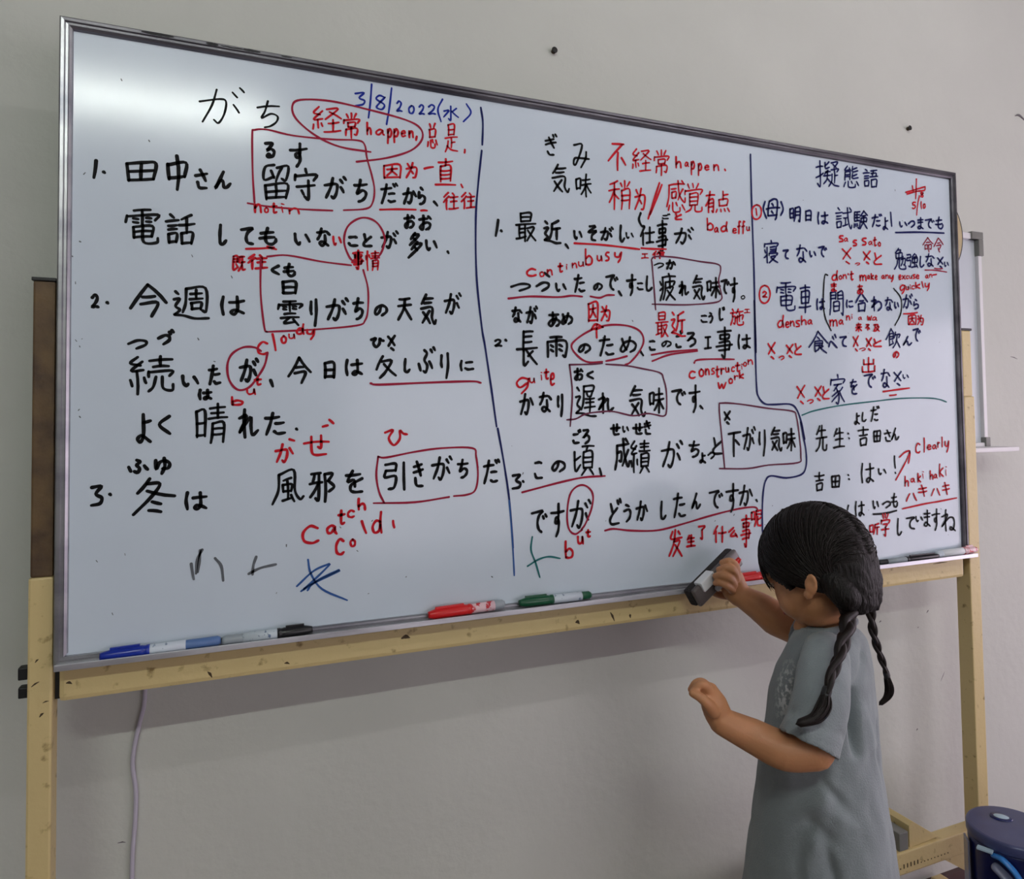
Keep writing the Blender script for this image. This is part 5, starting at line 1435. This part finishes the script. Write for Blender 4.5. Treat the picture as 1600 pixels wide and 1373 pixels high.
# left hand: palm bent up, fingers hanging forward
limb(bm, [WL, V((0.8840,-0.2765,0.7711)), V((0.8775,-0.2765,0.7861)), V((0.8708,-0.2755,0.8026))], [0.019, 0.020, 0.0195, 0.0145], 20, 6, 0.8)
limb(bm, [WL+V3*0.002, V((0.8898,-0.2625,0.7678)), V((0.8884,-0.2605,0.7881))], [0.017, 0.018, 0.013], 16)
FR = 0.0068
def finger(bm, pts, r0=FR, r1=0.0052): limb(bm, pts, [r0*(1-i/(len(pts)-1))+r1*(i/(len(pts)-1)) for i in range(len(pts))], 12, 5)
finger(bm, [V((0.8689,-0.2811,0.8021)), V((0.8581,-0.2826,0.8171)), V((0.8489,-0.2799,0.8167)), V((0.8432,-0.2750,0.8077))], 0.0078, 0.0055)
finger(bm, [V((0.8757,-0.2687,0.8005)), V((0.8660,-0.2685,0.8140)), V((0.8558,-0.2653,0.8145)), V((0.8500,-0.2604,0.8044))], 0.0078, 0.0055)
finger(bm, [V((0.8852,-0.2573,0.7951)), V((0.8774,-0.2556,0.8071)), V((0.8686,-0.2519,0.8063)), V((0.8630,-0.2481,0.7964))], 0.0072, 0.0052)
finger(bm, [V((0.8958,-0.2473,0.7862)), V((0.8886,-0.2447,0.7970)), V((0.8814,-0.2417,0.7961)), V((0.8766,-0.2383,0.7881))], 0.0062, 0.0048)
finger(bm, [V((0.8683,-0.2887,0.7791)), V((0.8549,-0.2924,0.7945)), V((0.8455,-0.2888,0.8038)), V((0.8376,-0.2814,0.8080))], 0.0095, 0.0058)
limb(bm, [V((0.8758,-0.2759,0.7880)), V((0.8641,-0.2737,0.8021)), V((0.8560,-0.2727,0.8077))], [0.0155, 0.0145, 0.0085], 12)
# right arm, stretched towards the board
WR = V((1.0957,-0.0700,0.8739))
ER = V((1.1355,-0.1158,0.8392))
limb(bm, [SR, V((1.1589,-0.1543,0.8256)), ER], [0.027, 0.032, 0.031], 24)
limb(bm, [ER, V((1.1172,-0.1002,0.8561)), WR], [0.031, 0.0275, 0.0205], 24)
# right hand closed on the eraser
limb(bm, [WR, V((1.0906,-0.0660,0.8901)), V((1.0867,-0.0660,0.9094))], [0.0195, 0.019, 0.015], 18, 6)
limb(bm, [WR+V((-0.004, 0.004, -0.004)), V((1.0745,-0.0640,0.8854)), V((1.0750,-0.0620,0.9015))], [0.016, 0.015, 0.012], 16)
finger(bm, [V((1.0806,-0.0760,0.9190)), V((1.0748,-0.0820,0.9335)), V((1.0637,-0.0800,0.9423)), V((1.0570,-0.0680,0.9384))], 0.0085, 0.0066)
finger(bm, [V((1.0757,-0.0800,0.9097)), V((1.0640,-0.0900,0.9255)), V((1.0515,-0.0880,0.9332)), V((1.0450,-0.0740,0.9277))], 0.0085, 0.0066)
finger(bm, [V((1.0695,-0.0820,0.8990)), V((1.0549,-0.0920,0.9129)), V((1.0397,-0.0900,0.9208)), V((1.0347,-0.0760,0.9175))], 0.0082, 0.0062)
finger(bm, [V((1.0679,-0.0800,0.8894)), V((1.0504,-0.0900,0.9003)), V((1.0380,-0.0880,0.9068)), V((1.0343,-0.0760,0.9048))], 0.0074, 0.0056)
finger(bm, [V((1.0983,-0.0520,0.8768)), V((1.0897,-0.0400,0.8691)), V((1.0693,-0.0360,0.8728)), V((1.0520,-0.0360,0.8818))], 0.0095, 0.0065)
body = obj('body', bm, M['skin'], child, True)
local(body)
remesh(body, 0.0021, 2, 0.5)
for s_ in (-1, 1):   # hollow of each ear
    c_ = HM @ V((s_*0.0795, -0.031, -0.026)); ax_ = (HM.to_3x3() @ V((s_, 0, 0))).normalized()
    for v in body.data.vertices:
        dd = (v.co-c_).length
        if dd < 0.02: v.co -= ax_*(0.0038*math.exp(-(dd/0.0062)**2))
# face details
def hpart(name, c, r, m, label=None, rot=None):
    bm = bmesh.new(); ellipsoid(bm, c, r, HM if rot is None else HM @ rot, 20, 12); return cobj(name, bm, m, label=label)
for s in (-1, 1):
    hpart('eye', (s*0.029, 0.0745, -0.006), (0.012, 0.007, 0.0055), M['eyewhite'])
    hpart('pupil', (s*0.029, 0.080, -0.0065), (0.0052, 0.003, 0.005), M['iris'])
    hpart('eyebrow', (s*0.029, 0.079, 0.016), (0.014, 0.003, 0.0022), M['hair'])
hpart('mouth', (0, 0.087, -0.056), (0.015, 0.004, 0.005), M['lip'])
# hair mass
bm = bmesh.new()
HCN = V((0, -0.004, 0.012)); HRX, HRY, HRZ = 0.0795, 0.0925, 0.0905
def hsurf(d, off=0.0):
    d = V(d).normalized(); k = 1/math.sqrt((d.x/HRX)**2+(d.y/HRY)**2+(d.z/HRZ)**2)
    return HCN+d*(k+off)
def hairy(p):
    x, y, z = p
    if y > 0.045: return z > 0.030+0.02*max(0, (abs(x)-0.03)/0.05)-0.03*max(0, (abs(x)-0.045)/0.03)
    if y > 0.012: return z > 0.002-0.9*(0.045-y)
    if y > -0.044: return z > -0.003
    return z > -0.088
nu, nv = 112, 64; grid = {}
for i in range(nv+1):
    th = PI*i/nv
    for j in range(nu):
        ph = 2*PI*j/nu
        d = V((math.sin(th)*math.cos(ph), math.sin(th)*math.sin(ph), math.cos(th)))
        p = hsurf(d)
        side = -1 if p.x < 0 else 1
        gz = math.sin(math.atan2(p.z+0.06, abs(p.x)+abs(p.y+0.07)+0.01)*46)*0.0009
        part_ = -0.004*math.exp(-(p.x/0.004)**2) if p.z > 0 else 0
        p = hsurf(d, gz+part_+0.002*noise.noise(p*30))
        wq = max(0, min(1, (0.022-p.z)/0.08))*max(0, min(1, (-0.006-p.y)/0.055))
        g_ = V((side*0.046, -0.055, -0.088))
        if wq > 0: p = p+V(((g_.x-p.x)*0.18, 0, -0.030))*wq*wq*(3-2*wq)
        grid[i, j] = p
vt = {}
def gv(i, j):
    j %= nu
    if (i, j) not in vt: vt[i, j] = bm.verts.new(HM @ grid[i, j])
    return vt[i, j]
for i in range(nv):
    for j in range(nu):
        c = (grid[i, j]+grid[i+1, (j+1) % nu])/2
        if hairy(c):
            q = [gv(i, j), gv(i+1, j), gv(i+1, j+1), gv(i, j+1)]
            try: bm.faces.new(q)
            except ValueError: pass
bmesh.ops.remove_doubles(bm, verts=bm.verts, dist=0.00001)
bmesh.ops.recalc_face_normals(bm, faces=bm.faces)
hair = cobj('hair', bm, M['hair'])
so = hair.modifiers.new('so', 'SOLIDIFY'); so.thickness = 0.012; so.offset = -1
bake(hair)
bm = bmesh.new()
limb(bm, [HM @ V((-0.046, -0.030, 0.0)), HM @ V((-0.048, -0.048, -0.030)), HM @ V((-0.044, -0.058, -0.058)), V((1.1107,-0.3078,0.9153)), V((1.1006,-0.3192,0.8994))], [0.018, 0.022, 0.0215, 0.018, 0.012], 20)
limb(bm, [HM @ V((0.040, -0.026, 0.0)), HM @ V((0.040, -0.040, -0.025)), HM @ V((0.034, -0.046, -0.045)), V((1.2318,-0.2307,0.9012)), V((1.2306,-0.2392,0.8814))], [0.018, 0.020, 0.018, 0.012, 0.008], 20)
limb(bm, [HM @ V((-0.040, -0.046, -0.035)), HM @ V((0, -0.056, -0.040)), HM @ V((0.036, -0.042, -0.035))], [0.018, 0.020, 0.018], 20)
hl = cobj('lower_hair', bm, M['hair']); remesh(hl, 0.003, 3)
# strands combed from the parting to the two braids, and a fringe
bm = bmesh.new()
GA = {-1: V((-0.060, -0.070, -0.060)), 1: V((0.060, -0.070, -0.060))}
def strand(P, r):
    P = [HM @ p for p in P]; tube(bm, P, [r*0.6]+[r]*(len(P)-2)+[r*0.45], 4, 1.0, False)
for s in (-1, 1):
    for k in range(270):
        y = random.uniform(-0.090, 0.075); a = V((s*random.uniform(0, 0.004), y+0.008, 0)); a.z = HRZ*math.sqrt(max(0.02, 1-(y/HRY)**2))
        if y < -0.06: a.z -= random.uniform(0, 0.08)
        e = GA[s]-HCN+V((random.uniform(-.006, .006), random.uniform(-.012, .012), random.uniform(-.012, .008)))
        m_ = V((s*0.09, y*0.75+0.012, 0.012+random.uniform(-0.012, 0.02)))
        P = []
        off = random.uniform(0.0, 0.0028)
        for i in range(13):
            t = i/12
            d = a.normalized()*(1-t)**2+m_.normalized()*2*t*(1-t)+e.normalized()*t*t
            P.append(hsurf(d, off+0.0008*math.sin(t*PI)))
        strand(P, random.uniform(0.0006, 0.0011))
for k in range(190):   # fringe falling to the brow and temples
    x = random.uniform(-0.072, 0.072)
    a = V((x*0.35, 0.035+random.uniform(-.01, .02), 0.09)); e = V((x, 0.088-abs(x)*0.55, 0.014-abs(x)*0.16+random.uniform(-.012, .008)))
    P = []
    off = random.uniform(0.0005, 0.004)
    for i in range(9):
        t = i/8; d = (a.normalized()*(1-t)+e.normalized()*t); P.append(hsurf(d, off))
    strand(P, random.uniform(0.0006, 0.0012))
for k in range(46):    # longer locks at the near temple and brow
    x = random.uniform(-0.070, 0.03)
    a = V((x*0.5, 0.06, 0.06)); e = V((x, 0.088-abs(x)*0.4, -0.016-abs(x)*0.1+random.uniform(-.012, .008)))
    off = random.uniform(0.002, 0.005)
    strand([hsurf(a.normalized()*(1-i/7)+e.normalized()*(i/7), off) for i in range(8)], random.uniform(0.0006, 0.001))
for k in range(26):    # loose wisps
    s = random.choice((-1, 1)); d0 = V((s*random.uniform(0.3, 1), random.uniform(-1, 0.5), random.uniform(0.0, 0.9))); P = []
    for i in range(7):
        t = i/6; P.append(hsurf(d0+V((s*0.15*t, -0.25*t, -0.5*t)), 0.001+0.006*math.sin(PI*t)*random.uniform(.5, 1)))
    strand(P, 0.0004)
st = cobj('hair_strands', bm, M['strand']); st['kind'] = 'stuff'
# braids
def braid(pts, r0, r1, tail, label):
    P = catmull([V(p) for p in pts], 24); n = len(P); T, N, B = frames(P)
    L = sum((P[i+1]-P[i]).length for i in range(n-1)); s = 0; acc = [0]
    for i in range(n-1): s += (P[i+1]-P[i]).length; acc.append(s)
    bm = bmesh.new()
    for k in range(3):
        Q, R = [], []
        for i in range(n):
            f = acc[i]/L; r = r0+(r1-r0)*f; ph = acc[i]/(r0*4.2)*PI*0.9+2*PI*k/3
            Q.append(P[i]+N[i]*(r*0.55*math.cos(ph*1))+B[i]*(r*0.62*math.sin(2*ph)*0.6)); R.append(r*0.56)
        tube(bm, Q, R, 8)
    br = cobj('braid', bm, M['strand'], label=label)
    bm = bmesh.new(); tube(bm, [P[-1]-T[-1]*0.004, P[-1], P[-1]+T[-1]*0.004], r1*1.0, 14)
    h = obj('hair_tie', bm, M['darkplastic'], br, True)
    bm = bmesh.new()
    tl = catmull([V(p) for p in tail], 6); T2_, N2, B2 = frames(tl)
    for k in range(46):
        a = random.uniform(0, 2*PI); q = math.sqrt(random.random()); cut = random.uniform(0.75, 1.0); m = max(4, int(len(tl)*cut)); Q = []
        for i in range(m):
            f = i/(len(tl)-1); sp = r1*0.8*(0.7+1.6*math.sin(PI*min(1, f*0.9+0.1)))*q*(1-0.45*f)
            Q.append(tl[i]+N2[i]*sp*math.cos(a)+B2[i]*sp*math.sin(a))
        tube(bm, Q, [0.0011]*(m-1)+[0.0004], 4, 1.0, False)
    tube(bm, tl, [r1*0.7+r1*0.5*math.sin(PI*i/(len(tl)-1)) if i < len(tl)-1 else 0.001 for i in range(len(tl))], 8)
    obj('tuft', bm, M['strand'], br, True)
braid([(1.1143,-0.3020,0.9236), (1.1031,-0.3183,0.9038), (1.0583,-0.3531,0.8845), (1.0167,-0.3783,0.8605), (0.9921,-0.3891,0.8425), (0.9803,-0.3921,0.8244)], 0.0165, 0.0068, [(0.9787,-0.3924,0.8213), (0.9709,-0.3952,0.8079), (0.9536,-0.3962,0.7957), (0.9282,-0.3898,0.7899)], 'thick near braid hanging over the sleeve')
braid([(1.2318,-0.2307,0.9012), (1.2318,-0.2404,0.8706), (1.2327,-0.2448,0.8337), (1.2419,-0.2473,0.8008), (1.2499,-0.2498,0.7767), (1.2540,-0.2509,0.7613)], 0.0088, 0.0048, [(1.2540,-0.2508,0.7591), (1.2580,-0.2517,0.7394), (1.2540,-0.2495,0.7253), (1.2419,-0.2440,0.7124)], 'thin far braid hanging behind the shoulder')
# shirt
rows = [(972, 1266, 1322, .034), (980, 1254, 1334, .052), (990, 1243, 1345, .080), (1005, 1234, 1352, .094), (1040, 1219, 1358, .096), (1080, 1207, 1362, .094), (1120, 1200, 1365, .093),
        (1160, 1194, 1367, .095), (1200, 1189, 1371, .10), (1250, 1183, 1379, .105), (1300, 1176, 1387, .11), (1373, 1166, 1397, .115), (1440, 1158, 1404, .12)]
RL = [(1.1031,-0.2355,0.8642), (1.0924,-0.2308,0.8570), (1.0817,-0.2259,0.8466), (1.0729,-0.2217,0.8309), (1.0573,-0.2139,0.7952), (1.0456,-0.2074,0.7532), (1.0388,-0.2030,0.7110), (1.0330,-0.1990,0.6689), (1.0281,-0.1954,0.6267), (1.0223,-0.1910,0.5740), (1.0155,-0.1862,0.5213), (1.0058,-0.1792,0.4444), (0.9981,-0.1729,0.3632)]
RR = [(1.1578,-0.2582,0.8634), (1.1685,-0.2623,0.8558), (1.1793,-0.2664,0.8451), (1.1861,-0.2686,0.8292), (1.1930,-0.2701,0.7932), (1.1969,-0.2701,0.7509), (1.1998,-0.2698,0.7086), (1.2018,-0.2690,0.6664), (1.2058,-0.2690,0.6241), (1.2136,-0.2702,0.5712), (1.2214,-0.2715,0.5183), (1.2313,-0.2726,0.4411), (1.2381,-0.2724,0.3597)]
bm = bmesh.new(); rings = []
ctrl = []
for a, b, rw in zip(RL, RR, rows):
    a, b = V(a), V(b); c = (a+b)/2; fb = (b-a).length/2*0.985
    ctrl.append(V((c.x, c.y, c.z))); ctrl[-1] = (c, fb, rw[3])
cs = catmull([c[0] for c in ctrl], 5); fbs = lerplist([c[1] for c in ctrl], len(cs)); sds = lerplist([c[2] for c in ctrl], len(cs))
NS = 72
for c, fb, sd in zip(cs, fbs, sds):
    rg = []
    for k in range(NS):
        a = 2*PI*k/NS; ca, sa = math.cos(a), math.sin(a); e = 2/2.25
        x = math.copysign(abs(ca)**e, ca)*fb; y = math.copysign(abs(sa)**e, sa)*sd
        rg.append(bm.verts.new(c+td*x+TL*y))
    rings.append(rg)
for a, b in zip(rings, rings[1:]):
    for k in range(NS): bm.faces.new((a[k], a[(k+1) % NS], b[(k+1) % NS], b[k]))
bm.faces.new(rings[0][::-1]); bm.faces.new(rings[-1])
def sleeve(bm, pts, rad, flat, depth=0.025, thick=0.006):
    """open cuffed sleeve: outer wall, hem, inner wall going back up inside"""
    P = catmull([V(p) for p in pts], 8); R = lerplist(rad, len(P)); T, N, B = frames(P); n = 40; rg = []
    def ring(p, r, i): return [bm.verts.new(p+N[i]*(r*math.cos(2*PI*k/n))+B[i]*(r*flat*math.sin(2*PI*k/n))) for k in range(n)]
    for i in range(len(P)): rg.append(ring(P[i], R[i], i))
    m = len(P)-1
    rg.append(ring(P[m], R[m]-thick, m)); rg.append(ring(P[m]-T[m]*depth, R[m]-thick, m))
    for a, b in zip(rg, rg[1:]):
        for k in range(n): bm.faces.new((a[k], a[(k+1) % n], b[(k+1) % n], b[k]))
    bm.faces.new(rg[0][::-1]); bm.faces.new(rg[-1])
sleeve(bm, [(1.0865,-0.2874,0.8435), (1.0571,-0.3126,0.8304), (1.0261,-0.3365,0.8001), (1.0055,-0.3451,0.7650), (0.9870,-0.3471,0.7345)], [0.030, 0.041, 0.043, 0.044, 0.0475], 0.92)
sleeve(bm, [(1.1609,-0.2087,0.8114), (1.1682,-0.1793,0.8132), (1.1604,-0.1494,0.8219)], [0.036, 0.045, 0.044], 0.95)
shirt = obj('t_shirt', bm, M['shirt'], child, True); local(shirt)
m = shirt.modifiers.new('r', 'REMESH'); m.mode = 'VOXEL'; m.voxel_size = 0.003
sm = shirt.modifiers.new('s', 'SMOOTH'); sm.iterations = 5; sm.factor = 0.5
me = bake(shirt)
# folds pressed into the cloth
def seg_d(p, a, b):
    ab = b-a; t = max(0, min(1, (p-a).dot(ab)/ab.length_squared)); return (p-(a+ab*t)).length, t
FOLDS = [((1.0976,-0.3276,0.7811), (1.1013,-0.3258,0.6933), .008, -.016), ((1.0301,-0.2793,0.8192), (1.0202,-0.2843,0.7736), .006, -.005), ((0.9680,-0.3388,0.7808), (1.0148,-0.3689,0.7787), .007, -.006), ((1.0046,-0.3652,0.7907), (1.0361,-0.3662,0.7587), .006, -.006),
         ((0.9625,-0.3470,0.7704), (0.9970,-0.3715,0.7542), .008, .004), ((1.1237,-0.3157,0.7533), (1.1430,-0.3104,0.6890), .008, .006), ((1.0824,-0.3008,0.8135), (1.1492,-0.3037,0.7298), .008, .005), ((1.1302,-0.3156,0.6788), (1.0383,-0.2954,0.5822), .012, -.007),
         ((1.1021,-0.3142,0.6641), (1.0239,-0.2900,0.5970), .012, .006), ((1.0255,-0.3044,0.6749), (1.0015,-0.2882,0.5082), .012, -.008), ((1.0594,-0.3181,0.6648), (1.0238,-0.2974,0.5079), .012, .006), ((1.0066,-0.2746,0.6656), (0.9885,-0.2607,0.4957), .012, .005),
         ((1.0327,-0.3041,0.5879), (1.0942,-0.3171,0.5424), .010, -.006), ((1.0594,-0.3160,0.6068), (1.1203,-0.3180,0.5655), .010, .005), ((0.9970,-0.2879,0.5498), (1.0149,-0.2937,0.5080), .010, -.006), ((1.1284,-0.3129,0.6292), (1.1514,-0.3179,0.5097), .012, .005), ((1.1595,-0.3076,0.7196), (1.1558,-0.3045,0.6792), .007, -.006),
         ((1.0484,-0.2775,0.8556), (1.1178,-0.3063,0.8566), .006, .003),
         ((1.0256,-0.2899,0.8620), (0.9986,-0.3070,0.7519), .005, -.004), ((1.0053,-0.3780,0.8352), (0.9729,-0.3730,0.7723), .007, .004), ((1.0204,-0.3812,0.7538), (0.9626,-0.3745,0.7808), .006, -.004), ((1.0096,-0.3762,0.7404), (0.9568,-0.3716,0.7684), .006, .0035),
         ((1.1492,-0.3079,0.8410), (1.0850,-0.3222,0.7764), .007, -.005), ((1.1265,-0.3170,0.7582), (1.1633,-0.3059,0.6336), .006, -.006), ((1.0058,-0.2959,0.6656), (1.0429,-0.3191,0.5838), .007, -.005), ((1.0415,-0.3106,0.6602), (1.1077,-0.3242,0.5812), .007, -.005),
         ((0.9954,-0.2578,0.6311), (0.9817,-0.2467,0.4894), .007, -.006), ((1.0429,-0.3183,0.5647), (1.0606,-0.3228,0.4879), .008, -.006), ((1.0942,-0.3182,0.5716), (1.1295,-0.3181,0.4670), .008, -.005), ((1.0136,-0.2699,0.7500), (0.9975,-0.2712,0.6755), .006, .004)]
FO = [(V(a), V(b), w_, h_) for a, b, w_, h_ in FOLDS]
nrm = [v.normal.copy() for v in me.vertices]
for v, nn in zip(me.vertices, nrm):
    d = 0; p = v.co
    for a, b, w_, h_ in FO:
        q, t = seg_d(p, a, b)
        if q < w_*4.5: d += 1.6*h_*math.exp(-(q/(w_*1.05))**2)*(0.35+0.65*math.sin(PI*min(1, max(0, t*0.9+0.05))))
    d += 0.0022*noise.noise(p*22)+0.0012*noise.noise(V((p.x*60, p.y*60, p.z*24)))
    v.co = p+nn*d
# collar, seam, print, shorts, shoes
bm = bmesh.new(); cc = V((1.1320,-0.2452,0.8611)); nC = 40; pl = []
for k in range(nC+1):
    a = 2*PI*k/nC; pl.append(cc+td*(0.041*math.cos(a))+TL*(0.046*math.sin(a))+V((0, 0, -0.010*math.cos(a))))
tube(bm, pl, 0.0055, 8, 1.0, False); cobj('collar', bm, M['shirt'])
bm = bmesh.new()
for r_ in ((0, 0.030, 0.006), (0.010, 0.022, 0.005), (0.022, 0.026, 0.006), (0.034, 0.018, 0.004), (0.044, 0.02, 0.004)):
    pass
bmesh.ops.create_uvsphere(bm, u_segments=4, v_segments=3, radius=0.0001)
bm.free()
bm = bmesh.new()
for s in (-1, 1):
    hip = T3+TL*s*0.05; knee = V((hip.x+td.x*0.01, hip.y+td.y*0.01, 0.33))
    limb(bm, [hip+V((0, 0, 0.03)), (hip+knee)/2, knee], [0.070, 0.066, 0.062], 24)
cobj('shorts', bm, M['shorts'])
for s in (-1, 1):
    hip = T3+TL*s*0.048; ank = V((hip.x-td.x*0.005+TL.x*s*0.006, hip.y-td.y*0.005, 0.055)); yaw = math.atan2(td.y, td.x)
    R_ = Matrix.Translation((ank.x, ank.y, 0)) @ Matrix.Rotation(yaw, 4, 'Z')
    bm = bmesh.new(); ellipsoid(bm, (0.04, 0, 0.026), (0.085, 0.034, 0.030), R_); box(bm, -0.042, 0.122, -0.031, 0.031, 0.0, 0.014, R_, 0.006); cobj('shoe', bm, M['shoe'])

# ------------------------------------------------------------------ eraser and marker in the hand
A = V((1.1145,-0.0340,0.9409)); Bp = V((1.0017,-0.0520,0.8740)); ax = (Bp-A).normalized(); ln = (Bp-A).length
yv = V((0, -1, 0)); yv = (yv-ax*yv.dot(ax)).normalized(); zv = ax.cross(yv)
EM = Matrix.Identity(4)
for i in range(3): EM[i][0] = ax[i]; EM[i][1] = zv[i]; EM[i][2] = yv[i]; EM[i][3] = ((A+Bp)/2)[i]
er = thing('eraser', 'grey whiteboard eraser with dark felt held against the board by the child', 'eraser'); er.matrix_world = EM
h = ln/2
bm = bmesh.new(); box(bm, -h, h, -0.017, 0.017, -0.018, 0.0, bev=0.004); obj('felt_pad', bm, M['felt'], er, True)
bm = bmesh.new(); box(bm, -h+0.001, h-0.001, -0.018, 0.018, 0.0, 0.011, bev=0.005); obj('shell', bm, M['erasergrey'], er, True)
bm = bmesh.new(); box(bm, 0.008, 0.046, 0.002, 0.0215, -0.004, 0.016, bev=0.002); obj('white_grip', bm, M['white'], er)
t = marker('red marker gripped in the child\'s hand together with the eraser', (1.0917,-0.0740,0.9447), (1.0473,-0.0600,0.8873), 'capred', 'white', 'white', capfrac=0.4, r=0.0062, tail=0.1)
t['group'] = 'marker in the hand'
